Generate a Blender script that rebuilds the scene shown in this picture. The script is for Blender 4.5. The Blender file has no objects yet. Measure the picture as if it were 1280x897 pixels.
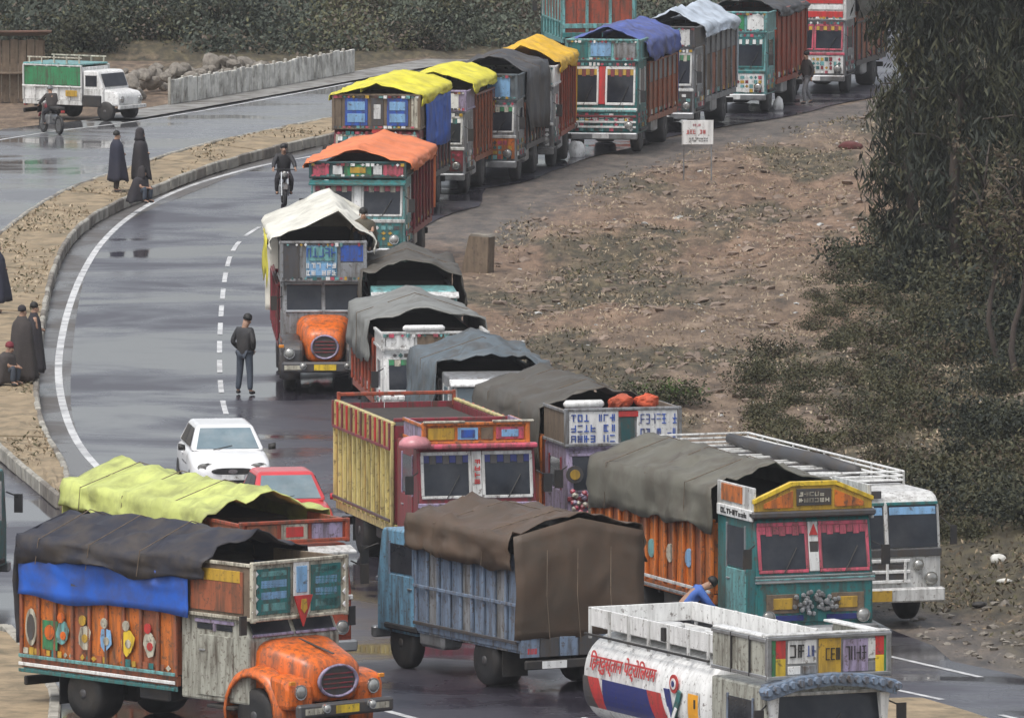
import bpy, bmesh, math, random
import numpy as np
from mathutils import Vector, Matrix
random.seed(7); np.random.seed(7)
R = math.radians
scn = bpy.context.scene
col = scn.collection

# ------------------------------------------------------------------ camera, world, sun
F, HC = 14000.0, 22.0
TH = math.atan(1178 / 14000.0)
cam = bpy.data.objects.new("camera", bpy.data.cameras.new("camera")); col.objects.link(cam)
cam.location = (0, 0, HC); cam.rotation_euler = (R(90) - TH, 0, 0)
cam.data.sensor_width = 36; cam.data.lens = F / 1280 * 36
cam.data.clip_start = 1; cam.data.clip_end = 6000
scn.camera = cam
SUN_EL, SUN_AZ = R(62), R(215)
w = bpy.data.worlds.new("World"); scn.world = w; w.use_nodes = True
nt = w.node_tree; bg = nt.nodes["Background"]
sky = nt.nodes.new("ShaderNodeTexSky"); sky.sky_type = 'NISHITA'; sky.sun_disc = False
sky.sun_elevation = SUN_EL; sky.sun_rotation = SUN_AZ; sky.dust_density = 4.0; sky.air_density = 1.0; sky.ozone_density = 1.5
hsv = nt.nodes.new("ShaderNodeHueSaturation"); hsv.inputs["Saturation"].default_value = 0.34
nt.links.new(sky.outputs[0], hsv.inputs["Color"]); nt.links.new(hsv.outputs[0], bg.inputs[0])
bg.inputs[1].default_value = 0.14
sl = bpy.data.lights.new("sun", 'SUN'); sl.energy = 1.0; sl.angle = R(20); sl.color = (1, .97, .93)
so = bpy.data.objects.new("sun", sl); col.objects.link(so)
sdir = Vector((math.sin(SUN_AZ) * math.cos(SUN_EL), math.cos(SUN_AZ) * math.cos(SUN_EL), math.sin(SUN_EL)))
so.rotation_euler = sdir.to_track_quat('Z', 'Y').to_euler(); so.location = (0, 100, 80)
vs = scn.view_settings; vs.view_transform = 'Standard'; vs.look = 'None'; vs.exposure = 0.52; vs.gamma = 1.0
scn.cycles.max_bounces = 6; scn.cycles.use_denoising = True

def G(px, py, z=0.0):
    """ground point seen at a pixel of the 1280 px photograph"""
    u = (px - 640) / F; v = -(py - 448.5) / F
    dy = math.cos(TH) + v * math.sin(TH); dz = -math.sin(TH) + v * math.cos(TH)
    t = (z - HC) / dz
    return Vector((u * t, dy * t, z))

# ------------------------------------------------------------------ materials
def nd(t, k, **kw):
    n = t.nodes.new(k)
    for a, b in kw.items(): setattr(n, a, b)
    return n
MATS = {}
def M(name, rgb, rough=.55, var=.25, scale=2.5, bump=.15, metal=0.0, dirt=.3, dirtc=(.07, .055, .04), streak=False, bscale=30, spec=.5, crease=0):
    if name in MATS: return MATS[name]
    m = bpy.data.materials.new(name); m.use_nodes = True; t = m.node_tree; b = t.nodes["Principled BSDF"]
    tc = nd(t, "ShaderNodeTexCoord"); oi = nd(t, "ShaderNodeObjectInfo")
    off = nd(t, "ShaderNodeVectorMath", operation='SCALE'); off.inputs[0].default_value = (37, 19, 53)
    t.links.new(oi.outputs["Random"], off.inputs["Scale"])
    add = nd(t, "ShaderNodeVectorMath", operation='ADD')
    t.links.new(tc.outputs["Object"], add.inputs[0]); t.links.new(off.outputs[0], add.inputs[1])
    n1 = nd(t, "ShaderNodeTexNoise"); n1.inputs["Scale"].default_value = scale; n1.inputs["Detail"].default_value = 6
    t.links.new(add.outputs[0], n1.inputs["Vector"])
    mx = nd(t, "ShaderNodeMix", data_type='RGBA')
    mx.inputs[6].default_value = tuple(c * (1 - var) for c in rgb) + (1,)
    mx.inputs[7].default_value = tuple(min(1, c * (1 + var)) for c in rgb) + (1,)
    t.links.new(n1.outputs["Fac"], mx.inputs[0])
    src = mx.outputs[2]
    if dirt > 0:
        mp = nd(t, "ShaderNodeMapping"); mp.inputs["Scale"].default_value = (5, 5, .7) if streak else (1, 1, 1)
        t.links.new(add.outputs[0], mp.inputs[0])
        n2 = nd(t, "ShaderNodeTexNoise"); n2.inputs["Scale"].default_value = 1.7; n2.inputs["Detail"].default_value = 8; n2.inputs["Roughness"].default_value = .65
        t.links.new(mp.outputs[0], n2.inputs["Vector"])
        mr = nd(t, "ShaderNodeMapRange"); mr.inputs[1].default_value = .43; mr.inputs[2].default_value = .68; mr.inputs[3].default_value = 0; mr.inputs[4].default_value = min(1, dirt * 2.3)
        t.links.new(n2.outputs["Fac"], mr.inputs[0])
        m2 = nd(t, "ShaderNodeMix", data_type='RGBA'); m2.inputs[7].default_value = dirtc + (1,)
        t.links.new(mr.outputs[0], m2.inputs[0]); t.links.new(src, m2.inputs[6]); src = m2.outputs[2]
        if streak:
            n4 = nd(t, "ShaderNodeTexNoise"); n4.inputs["Scale"].default_value = 11; n4.inputs["Detail"].default_value = 5; n4.inputs["Roughness"].default_value = .7
            t.links.new(add.outputs[0], n4.inputs["Vector"])
            m4r = nd(t, "ShaderNodeMapRange"); m4r.inputs[1].default_value = .60 - dirt * .12; m4r.inputs[2].default_value = .68 - dirt * .12; m4r.inputs[4].default_value = .75
            t.links.new(n4.outputs["Fac"], m4r.inputs[0])
            m4 = nd(t, "ShaderNodeMix", data_type='RGBA'); m4.inputs[7].default_value = (.085, .06, .045, 1); t.links.new(m4r.outputs[0], m4.inputs[0]); t.links.new(src, m4.inputs[6]); src = m4.outputs[2]
    t.links.new(src, b.inputs["Base Color"])
    b.inputs["Roughness"].default_value = rough; b.inputs["Metallic"].default_value = metal
    b.inputs["Specular IOR Level"].default_value = spec
    if crease > 0:
        vc = nd(t, "ShaderNodeTexNoise"); vc.noise_type = 'RIDGED_MULTIFRACTAL'; vc.inputs["Scale"].default_value = 1.6; vc.inputs["Detail"].default_value = 5; vc.inputs["Distortion"].default_value = .4
        mpc = nd(t, "ShaderNodeMapping"); mpc.inputs["Scale"].default_value = (1.0, .55, 1.0); t.links.new(add.outputs[0], mpc.inputs[0]); t.links.new(mpc.outputs[0], vc.inputs["Vector"])
        bp = nd(t, "ShaderNodeBump"); bp.inputs["Strength"].default_value = crease; bp.inputs["Distance"].default_value = .16
        t.links.new(vc.outputs["Fac"], bp.inputs["Height"]); t.links.new(bp.outputs[0], b.inputs["Normal"])
    elif bump > 0:
        n3 = nd(t, "ShaderNodeTexNoise"); n3.inputs["Scale"].default_value = bscale; n3.inputs["Detail"].default_value = 4
        t.links.new(add.outputs[0], n3.inputs["Vector"])
        bp = nd(t, "ShaderNodeBump"); bp.inputs["Strength"].default_value = bump; bp.inputs["Distance"].default_value = .02
        t.links.new(n3.outputs["Fac"], bp.inputs["Height"]); t.links.new(bp.outputs[0], b.inputs["Normal"])
    MATS[name] = m; return m
def paint(name, rgb, dirt=.40, rough=.42): return M(name, rgb, rough, .18, 1.5, .08, 0, dirt, streak=True)
def cloth(name, rgb, dirt=.22): return M(name, tuple(c * .88 for c in rgb), .6, .32, 1.3, .5, 0, dirt * 1.5, streak=False, bscale=9, crease=.75)

orange = paint("orange paint", (.62, .17, .03)); orange_hi = paint("bright orange paint", (.72, .15, .02), .34, .34)
rust = paint("rust orange paint", (.34, .105, .05)); brick = paint("brick red paint", (.36, .07, .035))
teal = paint("teal paint", (.025, .17, .17)); teal_l = paint("pale teal paint", (.16, .40, .40)); teal_d = paint("dark teal paint", (.02, .08, .085))
maroon = paint("maroon paint", (.24, .03, .045)); ribyel = paint("cream yellow paint", (.62, .52, .22), .3)
cream = paint("cream paint", (.55, .52, .42)); ivory = paint("ivory grey paint", (.40, .40, .34))
gblue = paint("grey blue paint", (.18, .24, .33), .4); lblue = paint("light blue paint", (.15, .32, .46)); blue = paint("blue paint", (.03, .10, .42))
skyb = paint("sky blue panel paint", (.22, .42, .66), .2); white = paint("white paint", (.78, .78, .76), .16, .35); offw = paint("off white paint", (.62, .62, .60), .25)
pink = paint("pink paint", (.55, .09, .14)); red = paint("red paint", (.52, .04, .04), .2); yellow = paint("yellow paint", (.75, .52, .04), .22)
gold = paint("golden paint", (.52, .32, .04), .25); green = paint("green paint", (.04, .24, .10)); navy = paint("navy paint", (.02, .03, .16), .1)
lilac = paint("lilac paint", (.36, .30, .44)); grey = paint("grey paint", (.25, .26, .27)); dgrey = paint("dark grey paint", (.07, .07, .075))
carwhite = M("white car paint", (.80, .80, .80), .18, .03, 1, 0, 0, .06); carred = M("red car paint", (.62, .06, .07), .2, .05, 1, 0, 0, .08)
black = M("black rubber", (.018, .018, .019), .6, .2, 6, .2, 0, .35, (.05, .042, .034)); under = M("dark chassis", (.022, .022, .024), .7, .3, 3, .1, 0, .4, (.05, .04, .03))
steel = M("worn steel", (.42, .43, .44), .38, .2, 5, .1, .7, .3); chrome = M("chrome trim", (.7, .72, .72), .2, .1, 5, 0, .9, .15)
glass = M("dark glass with painted reflections", (.022, .026, .034), .10, .85, 1.6, 0, 0, .25, (.065, .065, .07), spec=.3); glass_p = M("pale glass with painted reflections", (.16, .22, .25), .1, .35, 2.5, 0, 0, .15, (.4, .42, .42))  # pale and mottled base colours stand in for reflections in the panes
lamp = M("headlamp glass", (.42, .42, .40), .12, .3, 8, 0, .4, .3); amber = M("amber lamp", (.7, .25, .03), .25, .1, 5, 0, 0, .1)
wood = M("weathered boards", (.17, .125, .085), .75, .35, 4, .4, 0, .3, streak=True); dark_in = M("dark sacking and painted shade", (.035, .03, .027), .85, .4, 3, .4, 0, .2)
t_navy = cloth("black navy tarpaulin", (.022, .023, .036)); t_blue = cloth("bright blue tarpaulin", (.018, .125, .60), .16); t_lime = cloth("lime tarpaulin", (.60, .66, .20), .15)
t_green = cloth("grey green tarpaulin", (.145, .138, .108)); t_brown = cloth("brown canvas", (.105, .068, .044)); t_grey = cloth("grey tarpaulin", (.23, .235, .22), .12)
t_white = cloth("white tarpaulin", (.82, .80, .70), .1); t_yel = cloth("yellow tarpaulin", (.82, .74, .05), .08); t_ora = cloth("orange tarpaulin", (.85, .24, .09), .08)
t_amb = cloth("amber tarpaulin", (.86, .50, .02), .1); t_dark = cloth("dark canvas", (.092, .085, .07)); t_slate = cloth("slate tarpaulin", (.115, .145, .165)); t_vio = cloth("violet blue tarpaulin", (.09, .13, .40))
t_ltblue = cloth("pale blue tarpaulin", (.55, .62, .70), .1); t_char = cloth("charcoal tarpaulin", (.062, .064, .07))
skin = M("skin", (.36, .21, .14), .55, .1, 8, 0, 0, 0); hair = M("dark hair", (.012, .011, .01), .6, .2, 20, .3, 0, 0)
wool_d = M("charcoal wool", (.026, .024, .03), .9, .3, 6, .4, 0, .1); wool_b = M("brown wool", (.05, .042, .04), .9, .3, 6, .4, 0, .1); wool_n = M("navy wool", (.022, .024, .042), .9, .3, 6, .4, 0, .1)
denim = M("grey blue trousers", (.06, .075, .10), .85, .25, 5, .3, 0, .1); jacket = M("black jacket", (.025, .025, .028), .7, .3, 5, .3, 0, .1); bluesh = M("blue shirt", (.07, .16, .50), .8, .2, 5, .3, 0, .1)
maroonwool = M("dark red wool", (.18, .03, .04), .9, .3, 5, .3, 0, .1)
concrete = M("weathered concrete", (.66, .65, .60), .8, .3, 2.5, .5, 0, .4, (.13, .12, .10)); stone = M("rough stone", (.25, .225, .19), .85, .35, 2, .8, 0, .3); kerbm = M("kerb concrete", (.38, .36, .31), .75, .3, 2, .4, 0, .4, (.12, .11, .09))
slabm = M("brown earth with dry grass", (.31, .235, .145), .8, .45, 1.6, .9, 0, .38, (.12, .10, .06), bscale=12); kerbd = M("dark kerb concrete", (.22, .20, .17), .8, .4, 2, .5, 0, .5, (.09, .075, .06)); bark = M("dark bark", (.055, .042, .035), .9, .35, 5, .8, 0, .2)
linem = M("road paint", (.66, .66, .65), .4, .25, 3, .1, 0, .6, (.25, .25, .25)); soil = M("dark soil", (.11, .085, .06), .9, .3, 2, .6, 0, 0)
def leafm(name, rgb, var=.45): return M(name, rgb, .65, var, .9, 0, 0, 0, spec=.25)
leaf_a = leafm("dark needle leaf", (.022, .027, .019)); leaf_b = leafm("grey green leaf", (.052, .054, .030)); leaf_c = leafm("olive leaf", (.080, .074, .036)); leaf_d = leafm("dry brown twig leaf", (.092, .070, .046)); leaf_e = leafm("fresh green leaf", (.07, .11, .03))

def road_material(name, base, wet_lo, wet_hi, scale=(.55, .16, 1)):
    m = bpy.data.materials.new(name); m.use_nodes = True; t = m.node_tree; b = t.nodes["Principled BSDF"]
    tc = nd(t, "ShaderNodeTexCoord"); mp = nd(t, "ShaderNodeMapping"); mp.inputs["Scale"].default_value = scale
    t.links.new(tc.outputs["Object"], mp.inputs[0])
    n = nd(t, "ShaderNodeTexNoise"); n.inputs["Scale"].default_value = 1.0; n.inputs["Detail"].default_value = 6; n.inputs["Roughness"].default_value = .58; n.inputs["Distortion"].default_value = .5
    t.links.new(mp.outputs[0], n.inputs["Vector"])
    r = nd(t, "ShaderNodeMapRange"); r.inputs[1].default_value = .42; r.inputs[2].default_value = .60; r.inputs[3].default_value = wet_lo; r.inputs[4].default_value = wet_hi
    t.links.new(n.outputs["Fac"], r.inputs[0]); t.links.new(r.outputs[0], b.inputs["Roughness"]); b.inputs["Specular IOR Level"].default_value = .95
    f = nd(t, "ShaderNodeTexNoise"); f.inputs["Scale"].default_value = 3; f.inputs["Detail"].default_value = 9; f.inputs["Roughness"].default_value = .7
    t.links.new(tc.outputs["Object"], f.inputs["Vector"])
    mx = nd(t, "ShaderNodeMix", data_type='RGBA'); mx.inputs[6].default_value = tuple(c * .65 for c in base) + (1,); mx.inputs[7].default_value = tuple(c * 1.35 for c in base) + (1,)
    t.links.new(f.outputs["Fac"], mx.inputs[0]); t.links.new(mx.outputs[2], b.inputs["Base Color"])
    g = nd(t, "ShaderNodeTexNoise"); g.inputs["Scale"].default_value = 45; g.inputs["Detail"].default_value = 3
    t.links.new(tc.outputs["Object"], g.inputs["Vector"])
    bs = nd(t, "ShaderNodeMapRange"); bs.inputs[1].default_value = .4; bs.inputs[2].default_value = .6; bs.inputs[3].default_value = .0; bs.inputs[4].default_value = .10
    t.links.new(n.outputs["Fac"], bs.inputs[0])
    bp = nd(t, "ShaderNodeBump"); bp.inputs["Distance"].default_value = .02
    t.links.new(bs.outputs[0], bp.inputs["Strength"]); t.links.new(g.outputs["Fac"], bp.inputs["Height"]); t.links.new(bp.outputs[0], b.inputs["Normal"])
    return m
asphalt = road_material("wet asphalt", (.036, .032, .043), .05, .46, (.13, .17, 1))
asphalt2 = road_material("wet asphalt with painted sheen", (.12, .12, .125), .05, .36, (.14, .22, 1))  # base colour made paler to stand in for a brighter sky sheen
mud = road_material("wet mud", (.085, .075, .066), .25, .7, (.4, .25, 1))

# ------------------------------------------------------------------ mesh helpers
def link(o, parent=None):
    col.objects.link(o)
    if parent is not None: o.parent = parent
    return o
def tag(o, label=None, cat=None, group=None, kind=None):
    if label: o["label"] = label
    if cat: o["category"] = cat
    if group: o["group"] = group
    if kind: o["kind"] = kind
    return o
def thing(name, label, cat, loc, yaw=0, group=None):
    o = bpy.data.objects.new(name, None); o.empty_display_size = .3; link(o)
    o.location = loc; o.rotation_euler = (0, 0, R(yaw)); return tag(o, label, cat, group)
class MB:
    def __init__(s): s.v = []; s.f = []; s.mi = []; s.m = 0
    def add(s, vs, fs):
        n = len(s.v); s.v += [tuple(v) for v in vs]
        for f in fs: s.f.append([i + n for i in f]); s.mi.append(s.m)
    def box(s, x0, x1, y0, y1, z0, z1):
        s.add([(x0,y0,z0),(x1,y0,z0),(x1,y1,z0),(x0,y1,z0),(x0,y0,z1),(x1,y0,z1),(x1,y1,z1),(x0,y1,z1)],
              [(0,3,2,1),(4,5,6,7),(0,1,5,4),(1,2,6,5),(2,3,7,6),(3,0,4,7)]); return s
    def prism(s, poly, a0, a1, ax='x'):
        """poly of 2-D points extruded along an axis: x -> (y,z), y -> (x,z), z -> (x,y)"""
        n = len(poly); mk = {'x': lambda p, a: (a, p[0], p[1]), 'y': lambda p, a: (p[0], a, p[1]), 'z': lambda p, a: (p[0], p[1], a)}[ax]
        s.add([mk(p, a0) for p in poly] + [mk(p, a1) for p in poly],
              [tuple(range(n))[::-1], tuple(range(n, 2 * n))] + [(i, (i + 1) % n, (i + 1) % n + n, i + n) for i in range(n)]); return s
    def tube(s, pts, r, n=6):
        pts = [Vector(p) for p in pts]; rs = r if isinstance(r, (list, tuple)) else [r] * len(pts); rings = []
        for i, p in enumerate(pts):
            d = (pts[min(i + 1, len(pts) - 1)] - pts[max(i - 1, 0)]).normalized()
            a = d.orthogonal().normalized() if abs(d.z) > .9 else Vector((0, 0, 1)).cross(d).normalized(); b = d.cross(a)
            rings += [p + (a * math.cos(2 * math.pi * k / n) + b * math.sin(2 * math.pi * k / n)) * rs[i] for k in range(n)]
        fs = [(i * n + k, i * n + (k + 1) % n, (i + 1) * n + (k + 1) % n, (i + 1) * n + k) for i in range(len(pts) - 1) for k in range(n)]
        fs += [tuple(range(n))[::-1], tuple(range((len(pts) - 1) * n, len(pts) * n))]
        s.add(rings, fs); return s
    def lathe(s, prof, c=(0, 0, 0), ax='z', n=16):
        """prof: list of (axial, radius)"""
        vs = []
        for a, r in prof:
            for k in range(n):
                p, q = r * math.cos(2 * math.pi * k / n), r * math.sin(2 * math.pi * k / n)
                vs.append({'z': (p, q, a), 'x': (a, p, q), 'y': (q, a, p)}[ax])
        vs = [(x + c[0], y + c[1], z + c[2]) for x, y, z in vs]; m = len(prof)
        s.add(vs, [(i * n + k, i * n + (k + 1) % n, (i + 1) * n + (k + 1) % n, (i + 1) * n + k) for i in range(m - 1) for k in range(n)] + [tuple(range(n))[::-1], tuple(range((m - 1) * n, m * n))]); return s
    def loft(s, rings, cap=True):
        n = len(rings[0]); s.add([p for r in rings for p in r], [(i * n + k, i * n + (k + 1) % n, (i + 1) * n + (k + 1) % n, (i + 1) * n + k) for i in range(len(rings) - 1) for k in range(n)] + ([tuple(range(n))[::-1], tuple(range((len(rings) - 1) * n, len(rings) * n))] if cap else [])); return s
    def grid(s, P):
        m, n = len(P), len(P[0]); s.add([p for r in P for p in r], [(i * n + j, i * n + j + 1, (i + 1) * n + j + 1, (i + 1) * n + j) for i in range(m - 1) for j in range(n - 1)]); return s
    def mesh(s, name, mats, smooth=False, fix=True):
        me = bpy.data.meshes.new(name); me.from_pydata(s.v, [], s.f)
        for m in (mats if isinstance(mats, (list, tuple)) else [mats]): me.materials.append(m)
        me.polygons.foreach_set("material_index", s.mi)
        if smooth: me.polygons.foreach_set("use_smooth", [True] * len(me.polygons))
        if fix:
            b = bmesh.new(); b.from_mesh(me); bmesh.ops.recalc_face_normals(b, faces=b.faces); b.to_mesh(me); b.free()
        me.update(); return me
def part(name, mb, mats, parent=None, loc=(0, 0, 0), bev=0, smooth=False, solid=0, sub=0, label=None, fix=True, rot=None):
    o = link(bpy.data.objects.new(name, mb.mesh(name, mats, smooth, fix)), parent); o.location = loc
    if rot: o.rotation_euler = rot
    if solid: md = o.modifiers.new("thickness", 'SOLIDIFY'); md.thickness = solid; md.offset = 0
    if bev: md = o.modifiers.new("edge", 'BEVEL'); md.width = bev; md.segments = 2; md.limit_method = 'ANGLE'
    if sub: md = o.modifiers.new("round", 'SUBSURF'); md.levels = md.render_levels = sub
    if label: o["label"] = label
    return o
BOXES = {}
def B(name, parent, c, d, mat, bev=.012, rot=None, label=None):
    """a box of a shared, edge-bevelled mesh at a place of its own"""
    key = (round(d[0], 3), round(d[1], 3), round(d[2], 3), mat.name, bev)
    me = BOXES.get(key)
    if me is None:
        me = MB().box(-d[0]/2, d[0]/2, -d[1]/2, d[1]/2, -d[2]/2, d[2]/2).mesh(name, mat)
        if bev > 0:
            b = bmesh.new(); b.from_mesh(me); bmesh.ops.bevel(b, geom=b.edges[:], offset=min(bev, min(d) * .3), segments=1, affect='EDGES'); b.to_mesh(me); b.free()
        BOXES[key] = me
    o = link(bpy.data.objects.new(name, me), parent); o.location = c
    if rot: o.rotation_euler = rot
    if label: o["label"] = label
    return o
def vnoise(x, y, seed=0):
    x = np.asarray(x, float); y = np.asarray(y, float); xi = np.floor(x).astype(int); yi = np.floor(y).astype(int); fx = x - xi; fy = y - yi
    def h(a, b):
        n = (a * 374761393 + b * 668265263 + seed * 974711) & 0x7fffffff; n = ((n ^ (n >> 13)) * 1274126177) & 0x7fffffff
        return ((n ^ (n >> 16)) & 0xffff) / 65535.0
    fx = fx * fx * (3 - 2 * fx); fy = fy * fy * (3 - 2 * fy)
    return (h(xi, yi) * (1 - fx) + h(xi + 1, yi) * fx) * (1 - fy) + (h(xi, yi + 1) * (1 - fx) + h(xi + 1, yi + 1) * fx) * fy
def fbm(x, y, seed=0, o=4):
    a, s, t = 0, 1.0, 0
    for i in range(o): a = a + s * vnoise(np.asarray(x) * 2**i, np.asarray(y) * 2**i, seed + i); t += s; s *= .5
    return a / t
def sstep(a, b, x):
    t = np.clip((np.asarray(x, float) - a) / (b - a), 0, 1); return t * t * (3 - 2 * t)
def resample(pts, step):
    pts = [Vector((p[0], p[1])) for p in pts]; d = [0]
    for a, b in zip(pts, pts[1:]): d.append(d[-1] + (b - a).length)
    n = max(1, int(round(d[-1] / step))); out = []
    for i in range(n + 1):
        s = d[-1] * i / n; k = max(j for j in range(len(d)) if d[j] <= s + 1e-9); k = min(k, len(pts) - 2)
        out.append(pts[k].lerp(pts[k + 1], (s - d[k]) / max(1e-9, d[k + 1] - d[k])))
    return out
def smooth_pts(pts, it=2):
    for _ in range(it):
        q = [pts[0]]
        for a, b in zip(pts, pts[1:]): q += [a.lerp(b, .25), a.lerp(b, .75)]
        pts = q + [pts[-1]]
    return pts
def px_line(l): return smooth_pts([G(*p).xy for p in l], 2)
def ribbon(name, line, wd, z, mat, parent=None, th=.004):
    L = resample(line, .8); P = []
    for i, p in enumerate(L):
        d = (L[min(i + 1, len(L) - 1)] - L[max(i - 1, 0)]).normalized(); n = Vector((-d.y, d.x)) * wd / 2
        P.append([(p.x + n.x, p.y + n.y, z), (p.x - n.x, p.y - n.y, z)])
    return part(name, MB().grid(P), mat, parent, fix=True)

# ------------------------------------------------------------------ ground, roads, median
road_edge_r = [(1500, 905), (1280, 842), (1130, 800), (900, 660), (672, 566), (588, 488), (562, 408), (545, 335), (548, 300), (640, 245), (730, 213), (850, 182), (1000, 150), (1090, 132), (1300, 100)]
RE = px_line(road_edge_r); REy = np.array([p.y for p in RE]); REx = np.array([p.x for p in RE])
def XR(y): return np.interp(y, REy, REx)
def height(x, y):
    x = np.asarray(x, float); y = np.asarray(y, float); d = x - XR(y)
    field = sstep(.3, 3.0, d)
    bumps = (fbm(x * .9, y * .45, 3, 4) - .45) * .55 + (fbm(x * .25, y * .1, 9, 3) - .5) * .9
    bank = sstep(4.0, 11.0, x - np.interp(y, [180, 206, 230, 260, 300, 360], [4.5, 4.5, 3.0, 5.5, 8.5, 11])) * 1.6
    z = -.03 + field * (bumps * .75 * sstep(182, 205, y) + .05) + bank * sstep(196, 206, y)
    yh = 384 + np.maximum(0, x + 5) * 1.25
    hill = np.clip((y - yh) * .10, 0, 1.1)
    return z + hill + (hill > 0) * (fbm(x * .4, y * .3, 21, 4) - .4) * .5
xs = np.unique(np.concatenate([np.linspace(-2500, -60, 14), np.linspace(-60, -8, 40), np.arange(-8, 24, .3), np.linspace(24, 70, 36), np.linspace(70, 2500, 14)]))
ys = np.unique(np.concatenate([np.linspace(-200, 165, 10), np.arange(165, 300, .55), np.arange(300, 450, .9), np.linspace(450, 620, 40), np.linspace(620, 5000, 20)]))
X, Y = np.meshgrid(xs, ys); Z = height(X, Y)
me = bpy.data.meshes.new("ground"); ny, nx = X.shape
idx = np.arange(nx * ny).reshape(ny, nx)
me.from_pydata(np.stack([X.ravel(), Y.ravel(), Z.ravel()], 1).tolist(), [], np.stack([idx[:-1, :-1].ravel(), idx[:-1, 1:].ravel(), idx[1:, 1:].ravel(), idx[1:, :-1].ravel()], 1).tolist())
me.polygons.foreach_set("use_smooth", [True] * len(me.polygons))
def veg_zone(x, y):
    d = x - XR(y)
    v = sstep(.40, .62, fbm(x * .35, y * .10, 31, 4)) * .55
    v = np.maximum(v, sstep(1.5, 6, x - np.interp(y, [180, 206, 230, 260, 300, 360], [4.2, 4.2, 2.6, 3.6, 6.5, 9.5])) * (.55 + .45 * fbm(x * .6, y * .25, 41, 3)))
    v = np.where(y > 383 + np.maximum(0, x + 5) * 1.2, .75 * (.5 + .6 * fbm(x * .4, y * .2, 47, 3)), v)
    v = np.maximum(v, sstep(204, 209, y) * (1 - sstep(214, 220, y)) * sstep(5, 7, x) * .95)
    return np.clip(v, 0, 1)
vz = veg_zone(X, Y).ravel(); at = me.attributes.new("veg", 'FLOAT', 'POINT'); at.data.foreach_set("value", vz.astype(np.float32))
red_z = (sstep(262, 275, Y) * (1 - sstep(322, 340, Y)) * sstep(.3, .55, fbm(X * .2, Y * .07, 77, 3))).ravel(); at = me.attributes.new("red", 'FLOAT', 'POINT'); at.data.foreach_set("value", red_z.astype(np.float32))
dd = X - XR(Y)
gz = np.maximum((1 - sstep(.6, 4.2 * (.5 + fbm(X * .5, Y * .15, 60, 3)), dd)) * sstep(286, 304, Y), (1 - sstep(1.0, 4.0, X - np.interp(Y, [180, 206, 214, 230], [9.5, 6.0, 4.2, 1.5]) * 1.0)) * (1 - sstep(205, 211, Y + .9 * (fbm(X, Y * .3, 61, 3) - .5) * 4)))
gz = np.clip(gz * (dd > -1.5) * (Y < 380), 0, 1).ravel(); at = me.attributes.new("gravel", 'FLOAT', 'POINT'); at.data.foreach_set("value", gz.astype(np.float32))
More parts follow.
